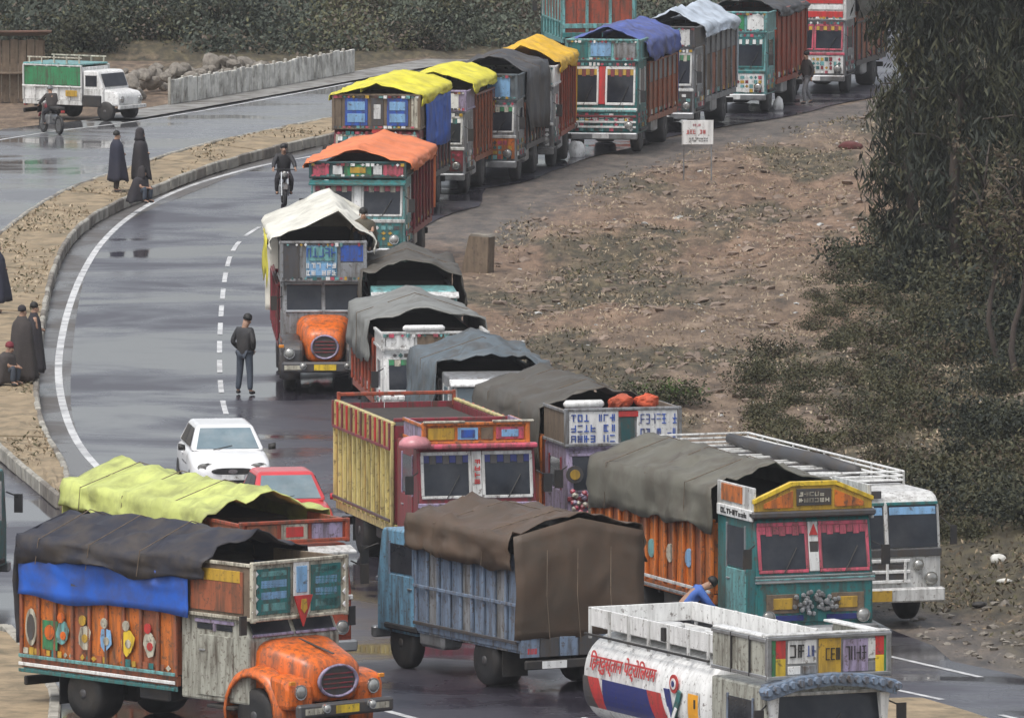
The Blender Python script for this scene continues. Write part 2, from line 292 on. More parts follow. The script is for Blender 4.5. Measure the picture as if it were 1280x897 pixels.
def ground_material():
    m = bpy.data.materials.new("field earth"); m.use_nodes = True; t = m.node_tree; b = t.nodes["Principled BSDF"]
    tc = nd(t, "ShaderNodeTexCoord"); mp = nd(t, "ShaderNodeMapping"); mp.inputs["Scale"].default_value = (1.6, .55, 1.2); t.links.new(tc.outputs["Object"], mp.inputs[0])
    n = nd(t, "ShaderNodeTexNoise"); n.inputs["Scale"].default_value = 1.1; n.inputs["Detail"].default_value = 10; n.inputs["Roughness"].default_value = .72; t.links.new(mp.outputs[0], n.inputs["Vector"])
    cr = nd(t, "ShaderNodeValToRGB"); e = cr.color_ramp.elements
    e[0].position = .30; e[0].color = (.07, .054, .042, 1); e[1].position = .78; e[1].color = (.44, .35, .27, 1)
    k = e.new(.48); k.color = (.165, .116, .078, 1); k = e.new(.62); k.color = (.275, .200, .138, 1)
    t.links.new(n.outputs["Fac"], cr.inputs[0])
    ar = nd(t, "ShaderNodeAttribute", attribute_name="red"); m0 = nd(t, "ShaderNodeMix", data_type='RGBA', blend_type='MULTIPLY'); m0.inputs[7].default_value = (1.10, 1.0, .95, 1)
    t.links.new(ar.outputs["Fac"], m0.inputs[0]); t.links.new(cr.outputs[0], m0.inputs[6])
    n2 = nd(t, "ShaderNodeTexNoise"); n2.inputs["Scale"].default_value = 2.2; n2.inputs["Detail"].default_value = 8; t.links.new(mp.outputs[0], n2.inputs["Vector"])
    cg = nd(t, "ShaderNodeValToRGB"); e = cg.color_ramp.elements
    e[0].position = .3; e[0].color = (.040, .034, .022, 1); e[1].position = .72; e[1].color = (.15, .125, .065, 1); k = e.new(.5); k.color = (.082, .068, .040, 1)
    t.links.new(n2.outputs["Fac"], cg.inputs[0])
    av = nd(t, "ShaderNodeAttribute", attribute_name="veg")
    mth = nd(t, "ShaderNodeMath", operation='ADD'); t.links.new(av.outputs["Fac"], mth.inputs[0])
    ms = nd(t, "ShaderNodeMath", operation='MULTIPLY_ADD'); t.links.new(n.outputs["Fac"], ms.inputs[0]); ms.inputs[1].default_value = -.9; ms.inputs[2].default_value = .42
    t.links.new(ms.outputs[0], mth.inputs[1])
    mr = nd(t, "ShaderNodeMapRange"); mr.inputs[1].default_value = .2; mr.inputs[2].default_value = .55; t.links.new(mth.outputs[0], mr.inputs[0])
    mx = nd(t, "ShaderNodeMix", data_type='RGBA'); t.links.new(mr.outputs[0], mx.inputs[0]); t.links.new(m0.outputs[2], mx.inputs[6]); t.links.new(cg.outputs[0], mx.inputs[7])
    ag = nd(t, "ShaderNodeAttribute", attribute_name="gravel")
    cv = nd(t, "ShaderNodeValToRGB"); e = cv.color_ramp.elements; e[0].position = .32; e[0].color = (.05, .045, .042, 1); e[1].position = .7; e[1].color = (.24, .20, .165, 1)
    t.links.new(n.outputs["Fac"], cv.inputs[0])
    gm = nd(t, "ShaderNodeMath", operation='MULTIPLY_ADD'); t.links.new(n2.outputs["Fac"], gm.inputs[0]); gm.inputs[1].default_value = -1.3; gm.inputs[2].default_value = .62; ga = nd(t, "ShaderNodeMath", operation='ADD'); ga.use_clamp = True; t.links.new(ag.outputs["Fac"], ga.inputs[0]); t.links.new(gm.outputs[0], ga.inputs[1]); gb_ = nd(t, "ShaderNodeMath", operation='MULTIPLY'); gb_.use_clamp = True; t.links.new(ga.outputs[0], gb_.inputs[0]); t.links.new(ag.outputs["Fac"], gb_.inputs[1])
    mg = nd(t, "ShaderNodeMix", data_type='RGBA'); t.links.new(gb_.outputs[0], mg.inputs[0]); t.links.new(mx.outputs[2], mg.inputs[6]); t.links.new(cv.outputs[0], mg.inputs[7])
    t.links.new(mg.outputs[2], b.inputs["Base Color"])
    rr = nd(t, "ShaderNodeMapRange"); rr.inputs[3].default_value = .88; rr.inputs[4].default_value = .55; t.links.new(ag.outputs["Fac"], rr.inputs[0]); t.links.new(rr.outputs[0], b.inputs["Roughness"])
    bp = nd(t, "ShaderNodeBump"); bp.inputs["Strength"].default_value = 1.0; bp.inputs["Distance"].default_value = .22; t.links.new(n.outputs["Fac"], bp.inputs["Height"]); t.links.new(bp.outputs[0], b.inputs["Normal"])
    return m
me.materials.append(ground_material()); ground = tag(link(bpy.data.objects.new("ground", me)), kind="structure", label="brown stony field and grey verge right of the road")

def strip_mesh(La, Lb, n, k, z):
    def even(L): 
        q = resample(L, .01 if False else 1.0); return q
    def pick(L):
        d = [0]; 
        for a, b in zip(L, L[1:]): d.append(d[-1] + (b - a).length)
        o = []
        for i in range(n + 1):
            s = d[-1] * i / n; j = min(max(q for q in range(len(d)) if d[q] <= s + 1e-9), len(L) - 2); o.append(L[j].lerp(L[j + 1], (s - d[j]) / max(1e-9, d[j + 1] - d[j])))
        return o
    A, Bq = pick(La), pick(Lb)
    return [[(a.lerp(b, j / k).x, a.lerp(b, j / k).y, z) for j in range(k + 1)] for a, b in zip(A, Bq)]
far_left = px_line([(-700, 1200), (-500, 700), (-420, 520), (-300, 300), (-160, 190), (-20, 164), (90, 152), (210, 139), (330, 119), (450, 97), (560, 79), (700, 58), (840, 36), (1000, 12), (1250, -20)])
right_sh = [Vector((p.x - .25 + 1.8 * (float(fbm(p.y * 1.1, 3, 8, 4)) - .55), p.y)) for p in px_line([(1750, 1200), (1500, 905)] + road_edge_r[1:8] + [(530, 300), (592, 250), (700, 212), (830, 178), (990, 143), (1090, 124), (1300, 92)])]
road = tag(part("road", MB().grid(strip_mesh(far_left, right_sh, 90, 10, 0)), asphalt), kind="structure", label="wet dark asphalt road curving round a brown median")
# painted lines
ribbon("edge_line", px_line([(200, 650), (124, 588), (92, 548), (76, 500), (72, 460), (77, 420), (87, 380), (103, 340), (128, 300), (168, 265), (222, 237), (290, 216), (345, 203), (400, 194)]), .17, .006, linem, road)
ribbon("edge_line", px_line([(-20, 300), (18, 283), (62, 258), (100, 244)]), .16, .010, linem, road)
ribbon("edge_line", px_line([(-40, 182), (60, 165), (150, 155), (230, 143), (330, 125), (440, 104)]), .13, .010, linem, road)
ribbon("edge_line", px_line([(470, 884), (500, 893), (560, 908)]), .16, .006, linem, road)
ctr = px_line([(300, 545), (283, 522), (276, 490), (274, 450), (275, 410), (278, 370), (282, 340), (289, 315), (303, 297), (325, 283), (350, 272), (390, 258)])
cl = resample(ctr, .1); step = 3.4
i = 0
while i + 34 < len(cl):
    ribbon("lane_dash", cl[i:i + 35], .12, .006, linem, road); i += 54
for a, b in (((1108, 819), (1226, 846)), ((1098, 857), (1178, 874)), ((1250, 893), (1300, 905)), ((985, 830), (1060, 848))):
    ribbon("lane_dash", [G(*a).xy, G(*b).xy], .13, .006, linem, road)
# raised median between the two carriageways
ml = px_line([(74, 636), (40, 607), (0, 575), (-50, 520), (-66, 450), (-46, 370), (-14, 316), (20, 288), (62, 260), (100, 242), (142, 229), (205, 205), (300, 181), (400, 162), (490, 142), (600, 118), (720, 92)])
mr_ = px_line([(84, 636), (84, 600), (60, 565), (47, 530), (44, 490), (50, 430), (60, 370), (76, 322), (104, 288), (146, 264), (200, 243), (262, 218), (340, 196), (420, 178), (510, 156), (620, 130), (740, 102)])
med = tag(part("median", MB().grid(strip_mesh(ml, mr_, 80, 4, .14)), soil), kind="structure", label="raised brown median strip between two carriageways")
NR = 22
rows = strip_mesh(ml, mr_, NR, 1, 0)
for i in range(NR):
    a0, b0 = Vector(rows[i][0]), Vector(rows[i][1]); a1, b1 = Vector(rows[i + 1][0]), Vector(rows[i + 1][1])
    if max((b0 - a0).length, (b1 - a1).length) < .5: continue
    def ins(p, q, r): return (p.lerp(q, .006)).lerp(r, .02)
    c = [ins(a0, a1, b0), ins(b0, b1, a0), ins(b1, b0, a1), ins(a1, a0, b1)]; h = .25 + random.uniform(-.02, .02)
    m = MB(); nn = 8; P = []
    for j in range(nn + 1):
        P.append([tuple((c[0].lerp(c[1], k / nn)).lerp(c[3].lerp(c[2], k / nn), j / nn) + Vector((0, 0, h + .09 * float(vnoise((c[0].lerp(c[1], k / nn)).x * 2 + j, c[0].y + k * 1.3, 5)) * (0 < j < nn)))) for k in range(nn + 1)])
    m.grid(P); m.prism([(q.x, q.y) for q in c], -.02, h, 'z'); m.f = [f for f in m.f if not (len(f) == 4 and all(i >= 81 + 4 for i in f))]; m.mi = m.mi[:len(m.f)]
    part("paving_slab", m, slabm, med, fix=True)
stone_me = {}
for line, sgn in ((mr_, 1), (ml, -1)):
    L = resample(line, 1.5)
    for p, q in zip(L, L[1:]):
        d = q - p; n = Vector((-d.y, d.x)).normalized()
        s = B("kerb_stone", med, ((p.x + q.x) / 2, (p.y + q.y) / 2, .16 + random.uniform(-.015, .015)), (.13, 1.44, .32), kerbm if random.random() < .7 else kerbd, .03, (0, random.uniform(-.04, .04), math.atan2(d.y, d.x) - math.pi / 2 + random.uniform(-.015, .015)))
sh_ = []
for i_, p_ in enumerate(mr_):
    d_ = (mr_[min(i_ + 1, len(mr_) - 1)] - mr_[max(i_ - 1, 0)]).normalized(); sh_.append(p_ + Vector((d_.y, -d_.x)) * .42)
ribbon("muddy_gutter", sh_, .72, .0035, mud, road)
# second island close to the camera
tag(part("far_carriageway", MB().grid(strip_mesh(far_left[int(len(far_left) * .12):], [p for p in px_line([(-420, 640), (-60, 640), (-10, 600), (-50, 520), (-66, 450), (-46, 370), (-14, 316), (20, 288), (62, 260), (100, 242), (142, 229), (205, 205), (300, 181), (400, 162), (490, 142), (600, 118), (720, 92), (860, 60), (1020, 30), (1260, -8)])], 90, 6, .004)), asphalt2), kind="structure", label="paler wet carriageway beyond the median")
isl = tag(part("median", MB().grid(strip_mesh([G(*p).xy for p in [(-300, 800), (10, 795), (40, 830), (70, 880), (60, 1200)]], [G(*p).xy for p in [(-300, 1300), (-200, 1300), (-100, 1300), (-50, 1300), (0, 1300)]], 24, 6, .20)), slabm), kind="structure", label="brown earth island at the lower left corner")
L = resample([G(*p).xy for p in [(-80, 797), (8, 795), (40, 830), (70, 880), (64, 950)]], 1.4)
for p, q in zip(L, L[1:]):
    d = q - p; B("kerb_stone", isl, ((p.x + q.x) / 2, (p.y + q.y) / 2, .11), (.2, 1.36, .26), kerbm, .03, (0, 0, math.atan2(d.y, d.x) - math.pi / 2))
isl2 = tag(part("median", MB().grid(strip_mesh([G(*p).xy for p in [(1090, 884), (1150, 882), (1205, 898), (1300, 930)]], [G(*p).xy for p in [(1000, 1300), (1150, 1300), (1255, 1300), (1400, 1300)]], 20, 6, .16)), slabm), kind="structure", label="brown earth island at the lower right edge")
# pavement before the parapet
ribbon("pavement", px_line([(140, 150), (210, 138), (330, 117), (445, 96), (560, 76)]), 1.6, .05, M("grey paving", (.27, .265, .25), .7, .3, 1.5, .4, 0, .4)).__setitem__("kind", "structure")

# ------------------------------------------------------------------ truck pieces
WH = {}
def wheel(root, x, y, r=.5, wd=.28, dual=False):
    wd = .56 if dual else wd; k = (r, wd)
    if k not in WH:
        h = wd / 2
        ty = MB().lathe([(-h, r * .55), (-h, r * .9), (-h * .75, r * .985), (-h * .3, r), (h * .3, r), (h * .75, r * .985), (h, r * .9), (h, r * .55)], ax='x', n=22).mesh("tyre", black, True)
        ri = MB(); ri.lathe([(-h * .9, r * .57), (-h * .9, r * .5), (-h * .45, r * .42), (-h * .4, r * .2), (-h * 1.05, r * .17), (-h * 1.05, .02)], ax='x', n=16); ri.lathe([(h * .9, r * .57), (h * .9, r * .5), (h * .45, r * .42), (h * .4, r * .2), (h * 1.05, r * .17), (h * 1.05, .02)], ax='x', n=16)
        WH[k] = (ty, ri.mesh("rim", dgrey, True))
    t = link(bpy.data.objects.new("wheel", WH[k][0]), root); t.location = (x, y, r); t.rotation_euler = (random.random() * 3, 0, 0)
    rr = link(bpy.data.objects.new("rim", WH[k][1]), t); return t
def chassis(root, W, L, ya, yr, r):
    m = MB()
    for s in (-1, 1): m.box(s * .42 - .05, s * .42 + .05, .3, L - .15, .62, .86)
    for y in np.arange(.8, L - .3, 1.1): m.box(-.42, .42, y, y + .1, .66, .8)
    m.box(-W * .42, W * .42, ya - .07, ya + .07, r - .07, r + .07); m.box(-W * .42, W * .42, yr - .09, yr + .09, r - .09, r + .09)
    m.lathe([(yr - .25, .05), (yr - .2, .2), (yr + .2, .2), (yr + .25, .05)], (0, 0, r), 'y', 10)
    part("chassis", m, under, root)
    B("fuel_tank", root, (W * .40, yr - 2.0, .7), (.42, .9, .45), steel, .06)
    B("tool_box", root, (-W * .40, yr - 1.9, .72), (.40, .8, .42), under, .03)
    for s in (-1, 1): B("mud_flap", root, (s * (W / 2 - .3), yr + r + .18, .48), (.5, .02, .5), black, .005)
def scrawl(root, name, x0, x1, z0, z1, y, mat, cols, rows, axis='y', seed=1, th=.008):
    """painted lettering too worn to read: stroke marks in rows"""
    rng = random.Random(seed); m = MB(); cw = (x1 - x0) / cols; ch = (z1 - z0) / rows
    for r_ in range(rows):
        for c in range(cols):
            if rng.random() < .08: continue
            ax, az, bw, bh, t = x0 + c * cw + cw * .12, z0 + r_ * ch + ch * .16, cw * .74, ch * .68, min(cw, ch) * .17
            for k in rng.sample(range(6), rng.choice((2, 3, 3, 4))):
                q = [(ax, ax + t, az, az + bh), (ax + bw - t, ax + bw, az, az + bh), (ax, ax + bw, az, az + t), (ax, ax + bw, az + bh - t, az + bh), (ax, ax + bw, az + bh / 2 - t / 2, az + bh / 2 + t / 2), (ax + bw / 2 - t / 2, ax + bw / 2 + t / 2, az, az + bh)][k]
                d = k * .0007
                if axis == 'y': m.box(q[0], q[1], y - th - d, y, q[2], q[3])
                else: m.box(min(y, y + (th + d) * axis), max(y, y + (th + d) * axis), q[0], q[1], q[2], q[3])
    return part(name, m, mat, root)
def mosaic(root, x0, x1, z0, z1, y, cols, rows, mats, seed=1, axis='y', name="painted_decoration", th=.012):
    """small painted shapes in rows, joined: too small to tell apart one by one"""
    rg_ = random.Random(seed); m = MB(); cw, ch = (x1 - x0) / cols, (z1 - z0) / rows
    for j in range(rows):
        for i in range(cols):
            if rg_.random() < .12: continue
            m.m = rg_.randrange(len(mats)); cx_, cz_, a, b_ = x0 + cw * (i + .5), z0 + ch * (j + .5), cw * .5 * rg_.uniform(.55, .95), ch * .5 * rg_.uniform(.6, .95)
            q = [(cx_ - a, cz_), (cx_, cz_ - b_), (cx_ + a, cz_), (cx_, cz_ + b_)] if rg_.random() < .4 else [(cx_ - a, cz_ - b_), (cx_ + a, cz_ - b_), (cx_ + a, cz_ + b_), (cx_ - a, cz_ + b_)]
            d = th * rg_.uniform(.6, 1)
            if axis == 'y': m.prism(q, y - d, y, 'y')
            else: m.prism(q, min(y, y + axis * d), max(y, y + axis * d), 'x')
    o = part(name, m, mats, root); o["kind"] = "stuff"; return o
def disc(root, name, c, r, mat, ax='y', th=.02, n=14):
    return part(name, MB().lathe([(-th / 2, r), (th / 2, r)], (0, 0, 0), ax, n), mat, root, c)
def cargo_body(root, W, y0, y1, zf, zs, bands, stake, nb, rails=(), tail=None, stake_d=.055, art=False, posts_above=0):
    """floor, headboard, planked and staked sides, tailgate"""
    B("floor", root, (0, (y0 + y1) / 2, zf - .06), (W - .02, y1 - y0, .12), under)
    for y in np.arange(y0 + .3, y1, .9): B("cross_beam", root, (0, y, zf - .19), (W * .92, .1, .13), under)
    bl = (y1 - y0) / nb
    for s in (-1, 1):
        for (za, zb, mt) in bands:
            for i in range(nb):
                B("side_panel", root, (s * (W / 2 - .02 + random.uniform(-.004, .004)), y0 + bl * (i + .5), (za + zb) / 2), (.035, bl - .012, zb - za - .012), mt[i % len(mt)] if isinstance(mt, list) else mt, .008)
        for i in range(nb + 1):
            B("stake", root, (s * (W / 2 + stake_d / 2), y0 + bl * i, (zf + zs) / 2 + posts_above / 2), (stake_d, .07, zs - zf + .04 + posts_above), stake, .012)
        for z, mt in rails: B("rail", root, (s * (W / 2 + stake_d + .014), (y0 + y1) / 2, z), (.026, y1 - y0 + .06, .06), mt, .008)
        B("top_rail", root, (s * (W / 2 + .005), (y0 + y1) / 2, zs + .03), (.09, y1 - y0 + .04, .055), stake, .012)
        B("side_sill", root, (s * (W / 2 - .03), (y0 + y1) / 2, zf - .09), (.10, y1 - y0 + .05, .17), stake, .012)
    tm = tail or (bands[0][2][0] if isinstance(bands[0][2], list) else bands[0][2])
    nbx = 5
    for i in range(nbx):
        B("tailgate_panel", root, (-W / 2 + W / nbx * (i + .5), y1 - .02, (zf + zs) / 2), (W / nbx - .015, .04, zs - zf - .02), tm, .008)
        B("headboard_panel", root, (-W / 2 + W / nbx * (i + .5), y0 + .025, (zf + zs) / 2), (W / nbx - .012, .04, zs - zf - .02), tm, .008)
    B("rear_bumper", root, (0, y1 + .05, zf - .42), (W * .92, .09, .16), under, .02)
    B("number_plate", root, (W * .22, y1 + .1, zf - .42), (.48, .012, .13), white, 0)
    for s in (-1, 1): B("tail_lamp", root, (s * W * .40, y1 + .03, zf - .18), (.2, .05, .12), red, .01)
def tarp(root, W, y0, y1, drop, eave, ridge, mat, over=.06, seed=0, rear=None, ropes=0, sag=.05, front_over=.12, drop_mat=None, drop2=None, skew=0, wr=1.0, name="tarpaulin", roundness=.0):
    """canvas over hoops: two hanging sides and a ridged roof, sagging between the hoops"""
    rng = np.random.RandomState(seed); h = W / 2 + over; nv = max(14, int((y1 - y0 + front_over) / .16))
    prof = []
    for k in range(6): prof.append((-h, drop + (eave - drop) * k / 5., k / 5.))
    for k in range(1, 9):
        t = k / 8.; z = eave + (ridge - eave) * (t * (1 - roundness) + math.sin(t * math.pi / 2) * roundness); prof.append((-h + (h + skew) * t, z, 1))
    for k in range(1, 9):
        t = k / 8.; u = 1 - t; z = eave + (ridge - eave) * (u * (1 - roundness) + math.sin(u * math.pi / 2) * roundness); prof.append((skew + (h - skew) * t, z, 1))
    for k in range(1, 6): prof.append((h, eave - (eave - drop) * k / 5., 1 - k / 5.))
    P = []; hoops = max(2, int((y1 - y0) / 1.25))
    for i in range(nv + 1):
        y = y0 - front_over + (y1 - y0 + front_over) * i / nv; row = []
        hp = abs(math.sin(math.pi * hoops * (y - y0) / (y1 - y0)))
        for j, (x, z, e) in enumerate(prof):
            n1 = float(fbm(y * 1.1 + seed, j * .35 + seed * 3, seed, 3)) - .5; n2 = float(fbm(y * 3.0 + seed, j * .6, seed + 5, 2)) - .5
            rd_ = (1 - abs(2 * float(fbm(y * .9 + seed * 2, j * .28 + seed, seed + 9, 3)) - 1))**9
            if 5 <= j <= 21: zz = z + .07 * wr * rd_ - sag * hp * (1 if 5 < j < 21 else .5) + n1 * .20 * wr + n2 * .09 * wr; xx = x
            else:
                zz = z - (sag * hp * .5 if e > .5 else 0); xx = x + math.copysign(1, x) * (.06 * wr * rd_ + (n2 * .16 + n1 * .10) * wr * (1 - .4 * e) - .03 * hp * e + .03)
                if e == 0: zz += n1 * .34
            yy = y + n2 * .03
            if i == 0: yy += n1 * .30
            row.append((xx, yy, zz))
        P.append(row)
    t = part(name, MB().grid(P), mat, root, smooth=True, solid=.018, fix=False)
    if drop2 is not None:
        m = MB()
        for s in (-1, 1):
            Q = []
            for i in range(nv + 1):
                y = y0 - front_over * .5 + (y1 - y0 + front_over * .5) * i / nv
                Q.append([(s * (W / 2 + over * .6 + .02 + .05 * (float(vnoise(y * 2.3, j * 1.1, seed + 11)) - .5)), y, drop + .12 + (drop2 - drop - .12) * j / 5 + (.14 * (float(vnoise(y * .9, 3, seed)) - .5) if j == 5 else 0)) for j in range(6)])
            m.grid(Q)
        part("side_sheet", m, drop_mat, root, smooth=True, solid=.012, fix=False)
    if rear is not None:
        Q = []
        for j in range(13):
            v = j / 12.; row = []
            for k in range(15):
                x = -h + 2 * h * k / 14.; top = eave + (ridge - eave) * (1 - abs(x - skew) / h) - .02; n = float(fbm(k * .45, j * .3, seed + 20, 3)) - .5
                row.append((x * (1 - .01 * v), y1 + .03 + .14 * v * (1 - v) * 2 + n * .16 * (v > 0), top + (rear - top) * v + (n * .2 if j == 12 else 0)))
            Q.append(row)
        part("rear_flap", MB().grid(Q), mat, root, smooth=True, solid=.018, fix=False)
    for q in range(ropes):
        y = y0 + (y1 - y0) * (q + .5) / ropes
        part("rope", MB().tube([(-h - .06, y + .12, drop - .02), (-h - .05, y + .04, eave - .02), (skew - .02, y + .1, ridge + .035), (h + .05, y - .04, eave - .02), (h + .06, y - .12, drop - .02)], .009, 5), wood, root)
    return t
def crown(root, W, y0, y1, z0, z1, frame, panels, side=None, lean=.1):
    """painted board box over the cab roof; panels: (u0,u1,v0,v1,material[,name])"""
    H = z1 - z0
    B("crown_board", root, (0, y0 + .02, (z0 + z1) / 2), (W, .04, H), frame, .01)
    for s in (-1, 1):
        B("crown_side", root, (s * (W / 2 - .02), (y0 + y1) / 2 + .02, (z0 + z1) / 2), (.04, y1 - y0 - .05, H), side or frame, .01)
        B("crown_post", root, (s * (W / 2 - .03), y0 - .005, (z0 + z1) / 2), (.09, .09, H + .06), frame, .015)
        B("crown_side_rail", root, (s * (W / 2 + .012), (y0 + y1) / 2, z1 - .03), (.03, y1 - y0, .06), frame, .008)
        B("crown_side_rail", root, (s * (W / 2 + .012), (y0 + y1) / 2, z0 + .03), (.03, y1 - y0, .06), frame, .008)
    B("crown_rail", root, (0, y0 - .02, z1), (W + .02, .07, .06), frame, .012); B("crown_rail", root, (0, y0 - .02, z0 + .02), (W + .02, .07, .06), frame, .012)
    for p in panels:
        u0, u1, v0, v1, mt = p[:5]
        B(p[5] if len(p) > 5 else "painted_panel", root, (W * ((u0 + u1) / 2 - .5), y0 - .012 - (p[6] if len(p) > 6 else 0), z0 + H * (v0 + v1) / 2), (W * (u1 - u0), .03, H * (v1 - v0)), mt, .006)
def headlights(root, xs, y, z, r=.1):
    for x in xs:
        o = part("headlight", MB().lathe([(.06, r * 1.15), (-.03, r * 1.15), (-.05, r), (-.075, r * .6), (-.08, .01)], (0, 0, 0), 'y', 14), [lamp], root, (x, y, z), smooth=True)
        part("bezel", MB().lathe([(.0, r * 1.3), (-.045, r * 1.3), (-.045, r * 1.08), (.0, r * 1.08)], (0, 0, 0), 'y', 14), chrome, o)
def flat_cab(root, W, D, z0, zw, zt, body, lower, trim, pane, center=None, rake=.16, door=None, wins=2, frame=None, visor=None, grille=None, lo_h=None, curtain=None):
    """forward control cab: box with raked windscreen, proud frames and dark panes"""
    w = W - .06
    part("cab", MB().prism([(0, z0), (0, zw), (rake, zt - .08), (rake + .08, zt), (D, zt), (D, z0)], -w / 2, w / 2, 'x'), body, root, bev=.035)
    sl = math.atan2(rake, zt - .08 - zw); nz = (zt - .08 - zw)
    def scr(name, x0, x1, t0, t1, th, mt, out, par=root):
        t = (t0 + t1) / 2; ln = nz / math.cos(sl) * (t1 - t0)
        return B(name, par, ((x0 + x1) / 2, rake * t - out * math.cos(sl) , zw + nz * t + out * math.sin(sl)), (x1 - x0, th, ln), mt, min(.01, th * .3), (-sl, 0, 0))
    fr = frame or trim; mg = .1; gw = .14 if center else .05
    spans = [(-w / 2 + mg, -gw), (gw, w / 2 - mg)] if wins == 2 else [(-w / 2 + mg, w / 2 - mg)]
    for (a, b) in spans:
        p = scr("windscreen", a, b, .1, .88, .02, pane, .008)
        scr("windscreen_frame", a - .03, b + .03, .88, .95, .05, fr, .012); scr("windscreen_frame", a - .03, b + .03, .04, .1, .05, fr, .012)
        scr("windscreen_frame", a - .04, a + .02, .1, .88, .05, fr, .012); scr("windscreen_frame", b - .02, b + .04, .1, .88, .05, fr, .012)
        c = (a + b) / 2
        part("wiper", MB().tube([(c, -.03, zw + .05), (c + .25, rake * .5 - .05, zw + nz * .5)], .012, 4), black, root)
    if curtain:
        for (a, b) in spans:
            k_ = 7
            for q in range(k_): scr("curtain", a + (b - a) * q / k_ + .004, a + (b - a) * (q + 1) / k_ - .004, .74 - .03 * (q % 2), .885, .016, curtain[q % len(curtain)], .018)
    if center: scr("centre_pillar", -gw + .045, gw - .045, .06, .95, .05, center, .015)
    zl = lo_h or zw - .1
    B("front_panel", root, (0, -.012, (z0 + zl) / 2 + .04), (w - .08, .03, zl - z0 - .12), lower, .012)
    B("waist_trim", root, (0, -.02, zl + .02), (w + .02, .06, .09), trim, .015)
    if visor: part("sun_visor", MB().prism([(rake - .02, zt - .13), (rake - .3, zt - .16), (rake - .3, zt - .11), (rake - .02, zt - .02)], -w / 2 - .04, w / 2 + .04, 'x'), visor, root, bev=.015)
    for s in (-1, 1):
        d = B("door", root, (s * (w / 2 + .006), .95, (z0 + zw) / 2 + .08), (.03, .95, zw - z0 - .05), door or body, .012)
        B("handle", d, (s * .025, .35, .25), (.03, .14, .03), steel, .005)
        B("window", root, (s * (w / 2 + .002), .95, (zw + zt) / 2 - .08), (.02, .85, zt - zw - .34), pane, .004)
        for yy in (.5, 1.4): B("window_frame", root, (s * (w / 2 + .008), yy, (zw + zt) / 2 - .08), (.03, .06, zt - zw - .26), trim, .006)
        part("mirror", MB().box(s * (w / 2 + .2) - .08, s * (w / 2 + .2) + .08, -.12, -.08, zw + .15, zw + .5).tube([(s * w / 2, .05, zw + .55), (s * (w / 2 + .2), -.09, zw + .45)], .014, 5), under, root)
        B("wheel_arch", root, (s * (w / 2 + .02), 1.0, z0 + .12), (.1, 1.25, .1), under, .02)
    B("front_bumper", root, (0, -.12, z0 - .05), (W, .16, .2), steel, .03)
    B("number_plate", root, (0, -.21, z0 - .05), (.5, .015, .13), white, 0)
